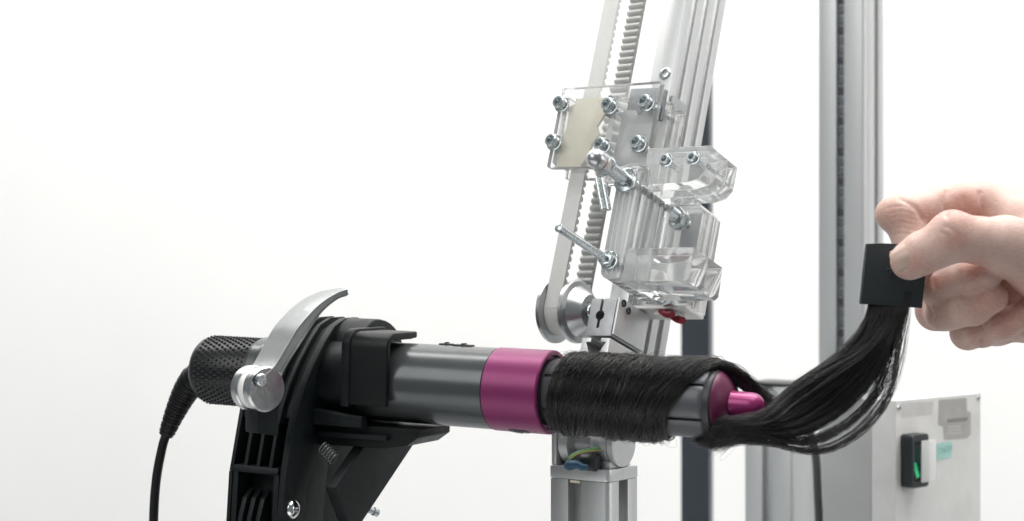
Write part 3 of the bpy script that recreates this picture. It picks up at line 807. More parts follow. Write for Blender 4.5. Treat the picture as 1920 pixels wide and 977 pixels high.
# fork cheek to the left and pivot drum to the right
finish('fork_cheek', *box(CO, -34.2, -31.4, 1.0, 25, zc(882) + .1, zc(800), 0.3), AL, colm)
finish('fork_web', *box(CO, -31.2, -4, 14, 25, zc(882) + .1, zc(846), 0.3), AL, colm)
pv = CO(0, 12.5, zc(838))
PV = Frame(pv, WH, VH, ZH)
drum = finish('pivot_drum', *lathe(PV, solid([(-12.0, 9.6), (-11.6, 10.6), (-2.8, 10.6), (-2.4, 9.4), (-2.0, 10.8), (0.6, 10.8), (1.0, 10.3)]), 72), M['alu'], colm)
cut(drum, [prism(Frame(PV.O, PV.B, PV.C, PV.A), [(-3.2, 11), (0, 2.2), (3.4, 11)], -1.0, 3, 0)])
finish('pivot_disc', *lathe(PV, solid([(-30.8, 10.6), (-30.4, 11.4), (-25.4, 11.4), (-25, 10.6)]), 72), M['alu'], colm)
finish('pivot_axle', *lathe(PV, solid([(-25.2, 5.0), (-11.8, 5.0)]), 40), M['alu_dull'], colm)
finish('arm_neck', *box(CO, -24, -13, 6, 20, zc(838) + 3, zc(700), 0.5), AL, colm)
finish('drum_saddle', *box(CO, -12.4, -1.6, 4.0, 22, zc(882) + .1, zc(868), 0.4), AL, colm)
# earth wire with its blue crimp terminal
q = lambda x, y, d: P(x, y, d)
gw = finish('earth_wire', *sweep(cr([q(1066, 870, 823), q(1072, 856, 823), q(1090, 847, 824), q(1112, 843, 826), q(1134, 841, 829)], 30), 0.95, 12), M['green_wire'], colm, smooth=60)
finish('wire_stripe', *sweep(cr([q(1066.5, 870, 822.2), q(1073, 857, 822.2), q(1091, 848.5, 823.2), q(1112, 845, 825.2), q(1134, 843, 828.2)], 30), 0.45, 8), M['yellow_wire'], gw, smooth=60)
finish('terminal', *sweep(cr([q(1062, 868, 823), q(1068, 872, 822), q(1082, 871, 821), q(1092, 876, 820), q(1102, 875, 820)], 16), np.array([1.0, 2.2, 2.6, 2.7, 2.6, 2.4, 2.2, 2.2, 2.0, 1.8, 1.8, 1.7, 1.6, 1.5, 1.3, 1.0]), 14), M['blue_wire'], colm, smooth=50)
finish('grommet', *lathe(axis_frame(q(1105, 866, 828), WH), solid([(-4, 3.0), (-3, 4.4), (4, 4.4), (5, 3.0)]), 24), M['switch_black'], colm)

# ================================================================== background: posts and control box
def post(name, label, pxl, pxc, pxr, d, ytop, sw, sd, rr=2.5, mouth=2.6, depth=5, material=None, ang=37, group=None):
    c = P(pxc, 500, d)
    wdir = unit((math.cos(R(ang)), -math.sin(R(ang)), 0)); vdir = unit((math.sin(R(ang)), math.cos(R(ang)), 0))
    fr = Frame((c[0], c[1], 0), wdir, vdir, ZH)
    wl = abs(fr.hit(pxl, 500, 1, 0)[0]); dl = abs(fr.hit(pxr, 500, 0, 0)[1])
    zt = (CY - ytop) / F * d if ytop is not None else 900
    t = thing(name, label, 'post', fr(-wl / 2, dl / 2, BENCH), group)
    slw = [fr.hit(x, 500, 1, 0)[0] for x in sw]; sld = [fr.hit(x, 500, 0, 0)[1] for x in sd]
    finish('extrusion', *prism(fr, section(wl, dl, rr, slw, sld, mouth, depth), BENCH, zt, 0.2), material or AL, t)
    return t, fr, wl, dl, zt
tp, tf, twl, tdl, tzt = post('tall_post', 'tall grey slotted aluminium post behind the hand and hair', 1535, 1621, 1657, 1170, None, (1575,), (1643,), mouth=2.9, depth=4.2)
# drag chain lying in the front slot
sx = tf.hit(1575, 500, 1, 0)[0]
for k in range(64):
    z = -200 + k * 7.0
    finish('chain_link', *box(tf, sx - 2.3, sx + 2.3, 1.5, 3.6, z, z + 5.6, 0.5, 1), M['chain'] if k % 3 else M['post_dark'], tp)
sp_, sfr, swl, sdl, szt = post('short_post', 'short grey slotted post behind the wand tip, lower right', 1397, 1486, 1528, 1120, 727, (1439,), (), mouth=4.0, depth=6)
finish('end_cap', *prism(sfr, [(-swl - .2, sdl + .2), (-swl - .2, -.2), (.2, -.2), (.2, sdl + .2)], szt + .1, szt + 2.4, 0.5), M['switch_black'], sp_)
cpth = cr([P(1505, 790, 1080), P(1520, 815, 1080), P(1530, 860, 1080), P(1533, 920, 1080), P(1536, 1000, 1080), P(1536, 1200, 1080), np.array([196.0, 1060, BENCH + 3])], 40)
hc = finish('hanging_cable', *sweep(cpth, 2.6, 14), M['grey_cable'], smooth=60)
hc['label'] = 'black cable hanging between the short post and the control box'; hc['category'] = 'cable'
dp, dfr, _, _, _ = post('dark_post', 'dark blue grey painted post directly behind the leaning rail', 1277, 1330, 1337, 1300, None, (), (), material=M['post_dark'], ang=8, rr=1.2)

# control box: lid turned to the right, its long left side visible behind the hair
b0 = P(1679, 751, 1000)
ab = R(42)
BX = Frame((b0[0], b0[1], b0[2]), (math.cos(ab), math.sin(ab), 0), (-math.sin(ab), math.cos(ab), 0), (0, 0, 1))   # (right along lid, away, up), top-left corner of the lid
bw = BX.hit(1839, 738, 1, 0)[0]
bd = abs(BX.hit(1541, 800, 0, 0)[1]); lidd = abs(BX.hit(1634, 850, 0, 0)[1])
cbx = thing('control_box', 'pale grey control box with green rocker switch at lower right', 'control box', BX(bw / 2, bd / 2, -120))
H = -135.0
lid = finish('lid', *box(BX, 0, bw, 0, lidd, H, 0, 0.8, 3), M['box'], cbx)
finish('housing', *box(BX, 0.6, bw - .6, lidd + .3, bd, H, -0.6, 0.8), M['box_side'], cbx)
finish('wall_bracket', *box(Frame((0, 0, 0), (1, 0, 0), (0, 1, 0), (0, 0, 1)), BX(bw * .5, bd, 0)[0] - 20, BX(bw * .5, bd, 0)[0] + 20, BX(bw * .5, bd, 0)[1] - 10, BX(bw * .5, bd, 0)[1] + 25, BENCH, -140, 1), M['box_side'], cbx)
def onlid(px, py): h = BX.hit(px, py, 1, 0); return h[0], h[2]
LD = Frame(BX.O, BX.A, BX.C, BX.B)
def patch(name, pts, t, m, parent=None):
    return finish(name, *prism(LD, [onlid(*p) for p in pts], -t, -0.02, 0), m, parent or cbx, smooth=0)
patch('sticker', [(1760, 750), (1812, 746), (1813, 771), (1820, 773), (1820, 815), (1812, 822), (1770, 825), (1768, 800), (1759, 797)], 0.12, M['sticker'])
patch('tape_mark', [(1689, 757), (1750, 752), (1748, 777), (1690, 783)], 0.06, M['sticker_pale'])
pr_ = patch('sticker_print', [(1776, 786), (1814, 782), (1814, 789), (1776, 793)], 0.2, M['print'])
for y in (800, 806, 812):
    patch('sticker_print', [(1777, y), (1800 + (y % 5) * 2, y - 1.5), (1800 + (y % 5) * 2, y + .2), (1777, y + 1.6)], 0.2, M['sticker_pale'])
tt_ = patch('teal_label', [(1756, 832), (1784, 827), (1784, 857), (1756, 863)], 0.2, M['teal_tape'])
# faint hand lettering on the teal label
def letters(txt, px, py, hgt, m, parent):
    cu = bpy.data.curves.new('lettering', 'FONT'); cu.body = txt; cu.size = hgt * MM; cu.extrude = 0.00003
    o = bpy.data.objects.new('lettering', cu); COL.objects.link(o)
    dg = bpy.context.evaluated_depsgraph_get(); me = bpy.data.meshes.new_from_object(o.evaluated_get(dg))
    bpy.data.objects.remove(o)
    me.materials.clear(); me.materials.append(m)
    o = bpy.data.objects.new('lettering', me); COL.objects.link(o); o.parent = parent
    a, c = onlid(px, py); p = (BX(a, -0.26, c) - np.array(parent['_org'])) * MM
    A, C, Bn = BX.A, BX.C, -BX.B
    o.matrix_local = Matrix(((A[0], C[0], Bn[0], p[0]), (A[1], C[1], Bn[1], p[1]), (A[2], C[2], Bn[2], p[2]), (0, 0, 0, 1)))
letters('ON', 1758, 851, 5.2, M['teal_ink'], tt_)
letters('OFF', 1770, 848, 5.2, M['teal_ink'], tt_)
for px, py in ((1685, 765), (1834, 746)):
    a, c = onlid(px, py)
    fr = Frame(BX(a, 0, c), -BX.B, BX.A, BX.C)
    s_ = finish('lid_screw', *lathe(fr, solid([(-.5, 1.9), (.3, 1.9), (.5, 1.5)]), 20), M['zinc'], cbx)
    finish('screw_slot', *box(fr, 0.4, 0.62, -1.5, 1.5, -.4, .4, 0), M['switch_black'], s_)
# rocker switch: bezel standing proud of the lid, lit green rocker, clear flap
h0 = BX.hit(1711, 816, 1, -8.5); h1 = BX.hit(1742, 912, 1, -8.5)
a0, c0_, a1, c1_ = h0[0], h0[2], h1[0], h1[2]
sw_ = finish('switch', *prism(LD, rounded(a0, a1, c1_, c0_, 2.2), -8.5, 0.0, 0.7), M['switch_black'], cbx)
cut(sw_, [box(BX, a0 + 2.0, a1 - 1.4, -12, -4.0, c1_ + 4.6, c0_ - 4.6, 0)])
RK = Frame(BX.O, BX.B, BX.C, BX.A)
cm = (c0_ + c1_) / 2
finish('rocker', *prism(RK, [(-4.2, c1_ + 4.8), (-9.6, c1_ + 5.4), (-6.6, cm), (-6.0, c0_ - 5.4), (-4.2, c0_ - 4.8)], a0 + 2.2, a1 - 1.6, 0.4), M['rocker'], sw_)
finish('lamp_window', *prism(RK, [(-8.0, c1_ + 7.0), (-9.9, c1_ + 6.6), (-7.2, cm - 1.0), (-6.0, cm - 0.5)], a0 + 2.8, a0 + 5.6, 0.2), M['lens'], sw_)
finish('flap', *box(BX, a0 + 5.6, a1 + 3.4, -11.4, -10.6, c1_ + 3.4, c0_ - 3.6, 0.2), M['clear_cover'], sw_)

# ================================================================== tress of dark hair wound on the barrel
tress = thing('hair_tress', 'long black hair tress wound round the wand and held out by the hand', 'hair tress', ST(100, 0, -20))
# bound end of the tress: a flat tape tab
TBF = Frame(P(1672, 515, 736), unit((1, 0.10, 0)), (0, 0, 1), unit((0.10, -1, 0)))
tabp = [TBF.hit(x, y, 2, 0)[:2] for x, y in ((1624, 457), (1650, 456), (1700, 458), (1736, 462), (1733, 520), (1727, 578), (1680, 574), (1612, 570), (1617, 520))]
tab = finish('tab', *prism(TBF, tabp, -1.6, 1.6, 0.5), M['tab'], tress)
tm = TBF.hit(1669, 504, 2, 1.6)
finish('staple', *box(TBF, tm[0] - 1.6, tm[0] + 1.0, tm[1] - .14, tm[1] + .14, 1.62, 1.9, 0.1), M['zinc'], tab)
finish('tab_dimple', *lathe(Frame(TBF(tm[0] + 0.6, tm[1] - 1.7, 1.4), TBF.C, TBF.A, TBF.B), solid([(0, .9), (.5, .9), (.7, .6)]), 16), M['switch_black'], tab)

U = np.array([(1630, 545), (1627, 578), (1615, 612), (1588, 648), (1548, 683), (1503, 716), (1464, 748), (1436, 770)], float)
Lw = np.array([(1710, 548), (1708, 580), (1703, 628), (1693, 690), (1674, 748), (1626, 808), (1550, 850), (1478, 845)], float)
DU = np.array([736, 736, 735, 733, 731, 729, 726, 721], float)
CLU = [(0.00, 0.05), (0.10, 0.06), (0.21, 0.065), (0.32, 0.06), (0.44, 0.055), (0.58, 0.045), (0.78, 0.045), (0.97, 0.045)]
WGT = [0.18, 0.20, 0.20, 0.17, 0.13, 0.06, 0.035, 0.025]
NS = 3700; NF = 30; NC = 64
def noise1(n, k, amp, f0=1.0, octs=4):
    t = np.linspace(0, 1, k)[None, :]; out = np.zeros((n, k))
    for o_ in range(octs):
        fr = f0 * (1.7 ** o_); out += amp / (1.5 ** o_) * np.sin(2 * np.pi * (fr * t * RNG.uniform(.7, 1.3, (n, 1)) + RNG.random((n, 1))))
    return out
def make_strands(n, ci, fly=False):
    c, sp = CLU[ci]
    nk = max(4, n // 7); cl = RNG.integers(0, nk, n)     # small clumps that run together
    K = lambda a_: a_[cl]
    q0 = np.clip(K(RNG.random(nk)) + RNG.normal(0, .03, n), 0, 1)
    if ci > 4: q0 = 0.5 + 0.5 * q0
    qc = c + sp * (K(RNG.normal(0, 1, nk)) * 0.8 + RNG.normal(0, 1, n) * 0.25)
    mix = np.array([0.0, 0.1, 0.35, 0.65, 0.9, 1.0, 1.0, 0.8])
    qk = np.clip(q0[:, None] * (1 - mix) + qc[:, None] * mix, -0.03, 1.03)
    px = U[None, :, 0] * (1 - qk) + Lw[None, :, 0] * qk + (K(RNG.normal(0, 1.4, (nk, 8))) + RNG.normal(0, 1.1, (n, 8))) * mix
    py = U[None, :, 1] * (1 - qk) + Lw[None, :, 1] * qk + (K(RNG.normal(0, 1.4, (nk, 8))) + RNG.normal(0, 1.1, (n, 8))) * mix
    dd = DU[None, :] - 7 * qk * mix + (K(RNG.normal(0, 1, nk)) + RNG.normal(0, .35, n))[:, None] * (0.6 + 2.0 * mix[None, :]) * 0.9
    dd[:, :2] = 736 + RNG.uniform(-1.2, 1.2, (n, 1))
    back0 = RNG.random(n)
    back = back0 < (0.42 if ci < 2 else 0.22 if ci < 4 else 0.0)
    dd[:, 5:] += np.where(back, 1.0, 0.0)[:, None] * np.array([8, 14, 20])
    free = np.stack([(px - CX) / F * dd, dd, (CY - py) / F * dd], 2)
    nk = max(4, n // 15); cl = RNG.integers(0, nk, n)
    K = lambda a_: a_[cl]
    # coil in wand coordinates: s, radius, angle (0 front, 90 top), angle decreasing towards the handle
    b = np.clip(K(RNG.random(nk)) + RNG.normal(0, .025, n), 0, 1)
    lay = np.clip(K(RNG.random(nk)) * 0.85 + RNG.normal(0, .12, n), 0, 1.1)
    r0 = 16.1 + 3.0 * lay
    ph_end = -360.0 * RNG.uniform(1.9, 3.4, n)
    a_st = np.where(back, RNG.uniform(-205, -185, n), K(RNG.uniform(-98, -40, nk)) + RNG.normal(0, 6, n))
    s_in = 134 + (np.where(back, -98, a_st) + 98) / 62 * 13 + RNG.normal(0, 1.5, n)
    w_ = np.linspace(0, 1, NC)[None, :]
    ph = a_st[:, None] + (ph_end - a_st)[:, None] * w_
    tr = (-270 - ph) / 360.0                              # turns after the first crossing of the top
    s_top = 114 + 21 * b
    pitch = K(RNG.uniform(13.0, 44.0, nk)) + RNG.normal(0, .6, n)
    s = s_top[:, None] - 10 * np.clip(tr * 4, 0, 1) * (0.75 + .5 * b[:, None]) - pitch[:, None] * np.clip(tr, 0, None)
    pre = np.clip(-tr, 0, None)
    s = s + np.where(back[:, None], (142 - s_top)[:, None] * np.clip(pre / 0.21, 0, 1) + 8 * pre / .21, np.clip(pre / 0.58, 0, 1) ** 1.5 * (s_in - s_top)[:, None])
    s = s + 3.2 * np.sin(np.radians(ph)) * np.clip(tr * 3 + 0.3, 0, 1) - 3.2 * np.clip(tr * 3 + .3, 0, 1) * (tr < 0.1) + K(noise1(nk, NC, 2.0, 2.2)) + noise1(n, NC, 0.5, 4.0)
    s = s + K((RNG.random(nk) < 0.16) * RNG.uniform(1, 7, nk))[:, None] * np.clip(tr * 2, 0, 1) * np.clip(1.6 - tr, 0, 1)
    fl = 69.5 + 1.6 * np.sin(np.radians(ph)) + K(RNG.normal(0, 1.0, (nk, 1)))
    s = np.where(s < fl, fl + (s - fl) * 0.10, s)
    r = r0[:, None] + K(noise1(nk, NC, 0.85, 3.0)) + noise1(n, NC, 0.26, 5.0) + np.clip((s - 118) / 14, 0, 1) * 0.6
    r = np.maximum(r - 1.9 * np.clip(pre / .45, 0, 1), 15.75)
    r = np.where(back[:, None], r + np.clip(pre / .2, 0, 1) * -2.0, r)
    if fly: r = r + np.abs(noise1(n, NC, 1.5, 6.0)); s = s + noise1(n, NC, 2.2, 3.0)
    th = np.radians(ph)
    co = np.stack([s, r * np.cos(th), r * np.sin(th)], 2).reshape(-1, 3)
    coil = ST.arr(co).reshape(n, NC, 3)
    # join: a spline through the free control points and on into the first coil points
    e_in = coil[:, 0]; d_in = unit_rows(coil[:, 1] - coil[:, 0])
    pre_pt = e_in - d_in * 7
    ctrl = np.concatenate([free, pre_pt[:, None], e_in[:, None]], 1)
    fs = np.stack([cr_many(ctrl[:, :, k], NF) for k in range(3)], 2)
    path = np.concatenate([fs[:, :-1], coil], 1)
    for _ in range(2):
        path[:, 1:-1] = path[:, 1:-1] * .5 + (path[:, :-2] + path[:, 2:]) * .25
    nk_ = path.shape[1]
    tnz = np.stack([K(noise1(nk, nk_, 0.4, 2.5)) + noise1(n, nk_, 0.16 if not fly else 0.9, 3.5) for _ in range(3)], 2)
    ramp = np.clip(np.arange(nk_) / 10.0, 0, 1) * np.where(np.arange(nk_) < NF, 1.0, 0.12)
    return path + tnz * ramp[None, :, None]
def unit_rows(a): return a / (np.linalg.norm(a, axis=1)[:, None] + 1e-9)
def cr_many(c, n):
    """Catmull-Rom for (N,K) scalars"""
    p = np.concatenate([2 * c[:, :1] - c[:, 1:2], c, 2 * c[:, -1:] - c[:, -2:-1]], 1)
    m = p.shape[1] - 3; t = np.linspace(0, m - 1e-9, n); i = t.astype(int); u = (t - i)[None, :]
    a, b, c_, d = p[:, i], p[:, i + 1], p[:, i + 2], p[:, i + 3]
    return 0.5 * (2 * b + (c_ - a) * u + (2 * a - 5 * b + 4 * c_ - d) * u ** 2 + (3 * b - a - 3 * c_ + d) * u ** 3)
for ci in range(len(CLU)):
    n = int(NS * WGT[ci])
    V, Q = strands_mesh(make_strands(n, ci), RNG.uniform(0.06, 0.1, n), lambda k: np.where(k < NF, 0.85, 1.5))
    finish_np('lock', V, Q, M['hair'], tress, 'stuff')
V, Q = strands_mesh(make_strands(220, 1, True), 0.045)
finish_np('flyaway_hairs', V, Q, M['hair'], tress, 'stuff')
# dense inner windings, uneven in radius
v = []; f = []; sg = 72; ss = np.linspace(70, 114, 40)
for i, s in enumerate(ss):
    for k in range(sg):
        th = 2 * math.pi * k / sg
        tw = s + 8 * (th / (2 * math.pi))
        rr = 16.4 + 0.35 * math.sin(tw * 0.9) + 0.25 * math.sin(tw * 2.3 + 1) + 0.15 * math.sin(3 * th + s)
        e = min(1.0, min(i, 39 - i) / 4.0); rr = 15.6 + (rr - 15.6) * e
        sk = s + 7.0 * math.sin(th) * 0.55 + 1.5
        v.append((min(max(sk, 68), 122), rr * math.cos(th), rr * math.sin(th)))
for i in range(39):
    for k in range(sg):
        f.append((i * sg + k, i * sg + (k + 1) % sg, (i + 1) * sg + (k + 1) % sg, (i + 1) * sg + k))
finish('inner_winding', ST.arr(v), f, M['hair_core'], tress, smooth=60)

# ================================================================== hand that holds the tab
def round_cone(X, a, b, ra, rb):
    """signed distance to a tapered capsule"""
    ab = b - a; L2 = float(ab @ ab); pa = X - a
    t = np.clip((pa @ ab) / L2, 0, 1)
    q = pa - t[..., None] * ab
    return np.sqrt(np.einsum('...i,...i->...', q, q)) - (ra + (rb - ra) * t)
def smin(a, b, k):
    h = np.clip(0.5 + 0.5 * (b - a) / k, 0, 1)
    return b + (a - b) * h - k * h * (1 - h)
def J(px, py, d, r): return (P(px, py, d), r)
INDEX = [J(1896, 401, 772, 13.4), J(1835, 387, 765, 11.0), J(1765, 390, 757, 9.2), J(1694, 404, 751, 9.0), J(1704, 438, 749, 7.9), J(1712, 468, 746, 8.0), J(1720, 505, 744.6, 6.9)]
MIDDLE = [J(1915, 455, 790, 12.5), J(1840, 490, 784, 10.5), J(1770, 533, 764, 9.2), J(1794, 531, 748, 7.7), J(1824, 520, 738, 8.1), J(1850, 513, 733, 6.9)]
RING = [J(1925, 520, 794, 12.0), J(1845, 550, 788, 10.0), J(1755, 582, 768, 8.9), J(1788, 583, 752, 7.8), J(1824, 574, 742, 8.3), J(1860, 557, 735, 7.0)]
LITTLE = [J(1940, 585, 792, 11.0), J(1870, 610, 788, 9.0), J(1814, 624, 770, 7.5), J(1842, 620, 757, 7.2), J(1878, 608, 747, 7.0), J(1912, 594, 741, 6.2)]
THUMB = [J(2010, 520, 748, 21), J(1950, 487, 735, 16.0), J(1885, 459, 724, 12.0), J(1835, 451, 718, 9.8), J(1792, 446, 716, 9.9), J(1762, 460, 717.5, 9.0), J(1730, 474, 720.5, 8.9), J(1709, 485, 723.5, 7.9)]
PALM = [(J(1905, 415, 774, 14), J(2140, 490, 790, 24)), (J(1925, 465, 788, 14), J(2140, 510, 792, 24)), (J(1935, 525, 792, 14), J(2140, 540, 792, 23)),
        (J(1950, 590, 788, 13), J(2140, 560, 788, 22)), (J(2010, 520, 748, 21), J(2150, 520, 778, 25)), (J(1960, 600, 768, 13), J(2120, 560, 778, 22)),
        (J(1930, 420, 755, 12), J(2030, 480, 752, 18)), (J(1895, 420, 760, 11), J(1960, 450, 750, 14)),
        (J(2140, 525, 788, 25), J(2420, 560, 800, 29)), (J(2140, 510, 784, 24), J(2420, 545, 792, 29)),
        (J(2420, 560, 800, 29), J(3300, 620, 830, 40)), (J(2420, 545, 792, 29), J(3300, 600, 815, 40))]
VX = 0.85
lo = np.array([P(1640, 0, 720)[0] - 2, 698.0, -78.0]); hi = np.array([500.0, 868.0, 52.0])
nx, ny, nz = [int(math.ceil(t)) for t in (hi - lo) / VX]
gx = lo[0] + VX * np.arange(nx); gy = lo[1] + VX * np.arange(ny); gz = lo[2] + VX * np.arange(nz)
BIG = 40.0
def field(prims, k):
    """smooth union of tapered capsules, evaluated only near each of them"""
    D = np.full((nx, ny, nz), BIG, np.float32)
    for (a, ra), (b, rb) in prims:
        m = max(ra, rb) + 9
        l = np.minimum(a, b) - m; h = np.maximum(a, b) + m
        i0 = [max(0, int((l[c] - lo[c]) / VX)) for c in range(3)]; i1 = [min(nn, int((h[c] - lo[c]) / VX) + 2) for c, nn in enumerate((nx, ny, nz))]
        if any(i0[c] >= i1[c] for c in range(3)): continue
        X = np.stack(np.meshgrid(gx[i0[0]:i1[0]], gy[i0[1]:i1[1]], gz[i0[2]:i1[2]], indexing='ij'), -1)
        d = round_cone(X, a, b, ra, rb).astype(np.float32)
        sl = (slice(i0[0], i1[0]), slice(i0[1], i1[1]), slice(i0[2], i1[2]))
        D[sl] = smin(D[sl], d, k)
    return D
chain = lambda c, i, j: [(c[q], c[q + 1]) for q in range(i, j)]
palm = field(PALM, 9.0)
D = palm.copy()
for fg, nb in ((INDEX, 2), (MIDDLE, 1), (RING, 1), (LITTLE, 1), (THUMB, 2)):
    base = field(chain(fg, 0, nb), 3.0); tip = field(chain(fg, nb, len(fg) - 1), 2.2)
    D = smin(D, smin(palm, base, 8.0), 0.4)
    D = smin(D, smin(base, tip, 3.0), 0.4)
# soft pads and knuckle bumps
for (c, r), k in ((J(1782, 432, 715.5, 7.8), 5), (J(1668, 401, 752, 6.2), 5), (J(1800, 380, 757, 8.0), 4), (J(1750, 545, 752, 6.5), 4), (J(1762, 592, 755, 6.5), 4), (J(1703, 492, 722.5, 6.8), 4)):
    D = smin(D, field([((c, r), (c + np.array([0.1, 0, 0]), r))], 1.0), k)
D[-1] = 1.0                                            # close the arm where the model ends, far outside the picture
ins = D < 0
c8 = [(0, 0, 0), (1, 0, 0), (0, 1, 0), (1, 1, 0), (0, 0, 1), (1, 0, 1), (0, 1, 1), (1, 1, 1)]
sub = lambda A, o_: A[o_[0]:nx - 1 + o_[0], o_[1]:ny - 1 + o_[1], o_[2]:nz - 1 + o_[2]]
cnt = sum(sub(ins, o_).astype(np.int8) for o_ in c8)
act = (cnt > 0) & (cnt < 8)
ix = np.argwhere(act); vid = np.full(act.shape, -1, np.int64); vid[act] = np.arange(len(ix))
cv = np.stack([D[ix[:, 0] + o_[0], ix[:, 1] + o_[1], ix[:, 2] + o_[2]] for o_ in c8], 1)
acc = np.zeros((len(ix), 3)); num = np.zeros(len(ix))
for a in range(8):
    for b in range(a + 1, 8):
        oa, ob = np.array(c8[a]), np.array(c8[b])
        if np.abs(oa - ob).sum() != 1: continue
        va, vb = cv[:, a], cv[:, b]; m = (va < 0) != (vb < 0)
        t = np.where(m, va / np.where(m, va - vb, 1), 0)
        acc[m] += oa + t[m, None] * (ob - oa); num[m] += 1
HV = lo + (ix + acc / num[:, None]) * VX
quads = []
for ax in range(3):
    o1, o2 = [(1, 2), (2, 0), (0, 1)][ax]
    sl0 = [slice(1, nn - 1) for nn in (nx, ny, nz)]; sl1 = list(sl0)
    sl0[ax] = slice(0, (nx, ny, nz)[ax] - 1); sl1[ax] = slice(1, (nx, ny, nz)[ax])
    A, Bm = ins[tuple(sl0)], ins[tuple(sl1)]
    e = np.argwhere(A != Bm); off = np.ones(3, int); off[ax] = 0; e = e + off
    fl = A[A != Bm]
    d1 = np.zeros(3, int); d1[o1] = 1; d2 = np.zeros(3, int); d2[o2] = 1
    g = lambda q: vid[q[:, 0], q[:, 1], q[:, 2]]
    qd = np.stack([g(e - d1 - d2), g(e - d2), g(e), g(e - d1)], 1)
    qd[~fl] = qd[~fl][:, ::-1]
    quads.append(qd)
HQ = np.vstack(quads); HQ = HQ[(HQ >= 0).all(1)]
# relax the surface a little
def relax(V, Q, it, lam):
    e = np.vstack([Q[:, [0, 1]], Q[:, [1, 2]], Q[:, [2, 3]], Q[:, [3, 0]]])
    for _ in range(it):
        S = np.zeros_like(V); C = np.zeros(len(V))
        for c in range(3): S[:, c] = np.bincount(e[:, 0], V[e[:, 1], c], len(V)) + np.bincount(e[:, 1], V[e[:, 0], c], len(V))
        C = np.bincount(e[:, 0], minlength=len(V)) + np.bincount(e[:, 1], minlength=len(V))
        V = V + lam * (S / np.maximum(C, 1)[:, None] - V)
    return V
HV = relax(HV, HQ, 2, 0.5)
nr = np.zeros_like(HV)
fn = np.cross(HV[HQ[:, 2]] - HV[HQ[:, 0]], HV[HQ[:, 3]] - HV[HQ[:, 1]])
for c in range(4):
    for d_ in range(3): nr[:, d_] += np.bincount(HQ[:, c], fn[:, d_], len(HV))
nr /= np.linalg.norm(nr, axis=1)[:, None] + 1e-9
# creases on the camera side, given along the skin
hp = np.stack([CX + F * HV[:, 0] / HV[:, 1], CY - F * HV[:, 2] / HV[:, 1]], 1)
def crease(pts, depth, width, dmax):
    pts = np.asarray(pts, float); best = np.full(len(HV), 1e9)
    for a, b in zip(pts[:-1], pts[1:]):
        ab = b - a; t = np.clip(((hp - a) @ ab) / (ab @ ab), 0, 1)
        best = np.minimum(best, np.linalg.norm(hp - a - t[:, None] * ab, axis=1))
    w = np.exp(-(best / width) ** 2) * np.clip(-nr[:, 1] * 2, 0, 1) * (HV[:, 1] < dmax)
    return depth * w
push = np.zeros(len(HV))
for pts, dp_, wd_ in (([(1774, 360), (1771, 382), (1774, 404)], 0.8, 5), ([(1838, 362), (1842, 385), (1846, 405)], 0.9, 5), ([(1806, 372), (1808, 400)], 0.35, 4),
                      ([(1690, 374), (1716, 388), (1730, 412)], 0.7, 4.5)):
    push += crease(pts, dp_, wd_, 775)
for k in range(6):
    y = 386 + 10 * k
    push += crease([(1664 + 2 * k, y + 4), (1690, y), (1715, y + 6)], 0.3, 2.6, 760)
for pts in ([(1772, 424), (1786, 430), (1797, 442)], [(1765, 436), (1780, 444), (1786, 454)], [(1900, 521), (1925, 523)]):
    push += crease(pts, 0.5, 3.5, 740)
for pts in ([(1800, 512), (1806, 530), (1802, 548)], [(1796, 566), (1803, 585), (1799, 606)], [(1838, 606), (1844, 622), (1842, 640)], [(1748, 520), (1756, 545), (1752, 560)], [(1740, 572), (1748, 590), (1744, 602)]):
    push += crease(pts, 0.6, 3.2, 775)
HV = HV - nr * push[:, None]
flush = np.zeros(len(HV))
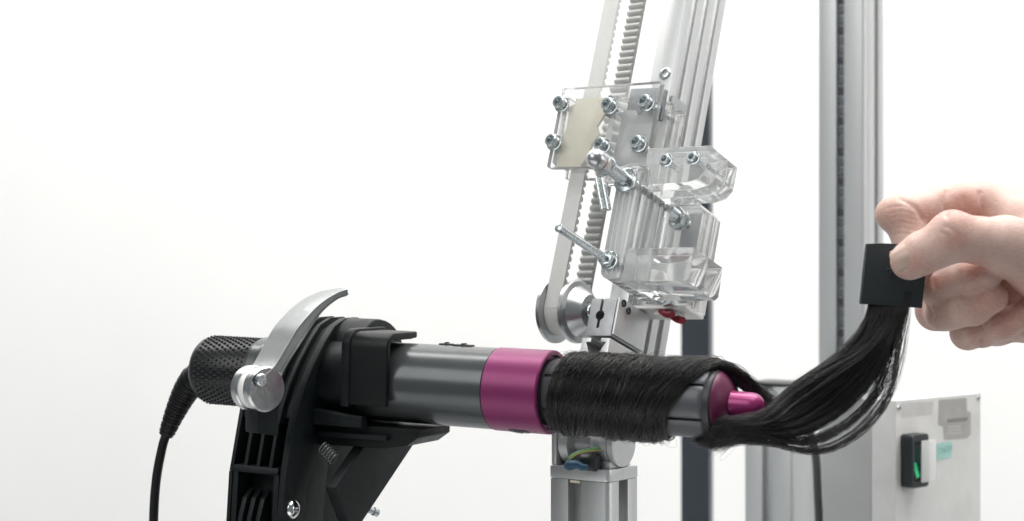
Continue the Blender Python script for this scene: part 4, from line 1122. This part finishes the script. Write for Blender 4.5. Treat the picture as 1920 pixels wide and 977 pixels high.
for px, py, rad, am, dm in ((1792, 449, 22, .55, 730), (1745, 525, 24, .65, 770), (1830, 505, 26, .7, 760), (1805, 385, 42, .55, 775), (1715, 492, 22, .45, 740),
                            (1668, 395, 22, .35, 770), (1848, 572, 40, .45, 770), (1890, 600, 40, .55, 770), (1740, 590, 30, .3, 790), (1890, 560, 45, .5, 790), (1735, 400, 26, .3, 770), (1830, 630, 40, .3, 790)):
    g_ = np.exp(-(((hp - (px, py)) / rad) ** 2).sum(1)) * am * (HV[:, 1] < dm)
    flush = np.maximum(flush, g_)
hand = thing('hand', 'bare hand pinching the black tab between thumb and forefinger', 'hand', (HV[:, 0].mean(), HV[:, 1].mean(), HV[:, 2].min()))
ho = finish_np('hand_skin', HV, HQ, M['skin'], hand)
at = ho.data.attributes.new('flush', 'FLOAT', 'POINT'); at.data.foreach_set('value', flush.astype(np.float32))

# thumb nail: a thin curved plate lying on the end of the thumb
tdir = unit(P(1700, 490, 722) - P(1770, 457, 717)); nn_ = unit(np.array([-0.16, -0.93, 0.30])); nn_ = unit(nn_ - tdir * (nn_ @ tdir)); ac = np.cross(tdir, nn_)
ct = THUMB[-1][0] + tdir * 0.5
v = []; f = []; na, nl = 13, 10
for lay_ in (0, 1):
    for i in range(nl):
        w = i / (nl - 1); al = -5.6 + 12.4 * w
        for k in range(na):
            u = -1 + 2 * k / (na - 1); th = u * R(46) * (0.80 + 0.2 * math.sin(math.pi * min(1, w * 1.0 + .25)))
            edge = (abs(u) ** 3) * 1.2
            rr = 10.0 - lay_ * 0.5 - 0.10 * max(0, al - 1) ** 1.55
            v.append(ct + tdir * (al - edge * (1 if w > .5 else -1)) + nn_ * rr * math.cos(th) + ac * 8.2 * math.sin(th))
for i in range(nl - 1):
    for k in range(na - 1):
        q_ = (i * na + k, i * na + k + 1, (i + 1) * na + k + 1, (i + 1) * na + k)
        f.append(q_); f.append(tuple(na * nl + j for j in q_[::-1]))
bd_ = [k for k in range(na)] + [i * na + na - 1 for i in range(1, nl)] + [(nl - 1) * na + k for k in range(na - 2, -1, -1)] + [i * na for i in range(nl - 2, 0, -1)]
for a_, b_ in zip(bd_, bd_[1:] + bd_[:1]): f.append((a_, b_, na * nl + b_, na * nl + a_))
finish('thumb_nail', np.array(v), f, M['nail'], hand, smooth=60)

for o in list(bpy.data.objects):
    if '_org' in o: del o['_org']
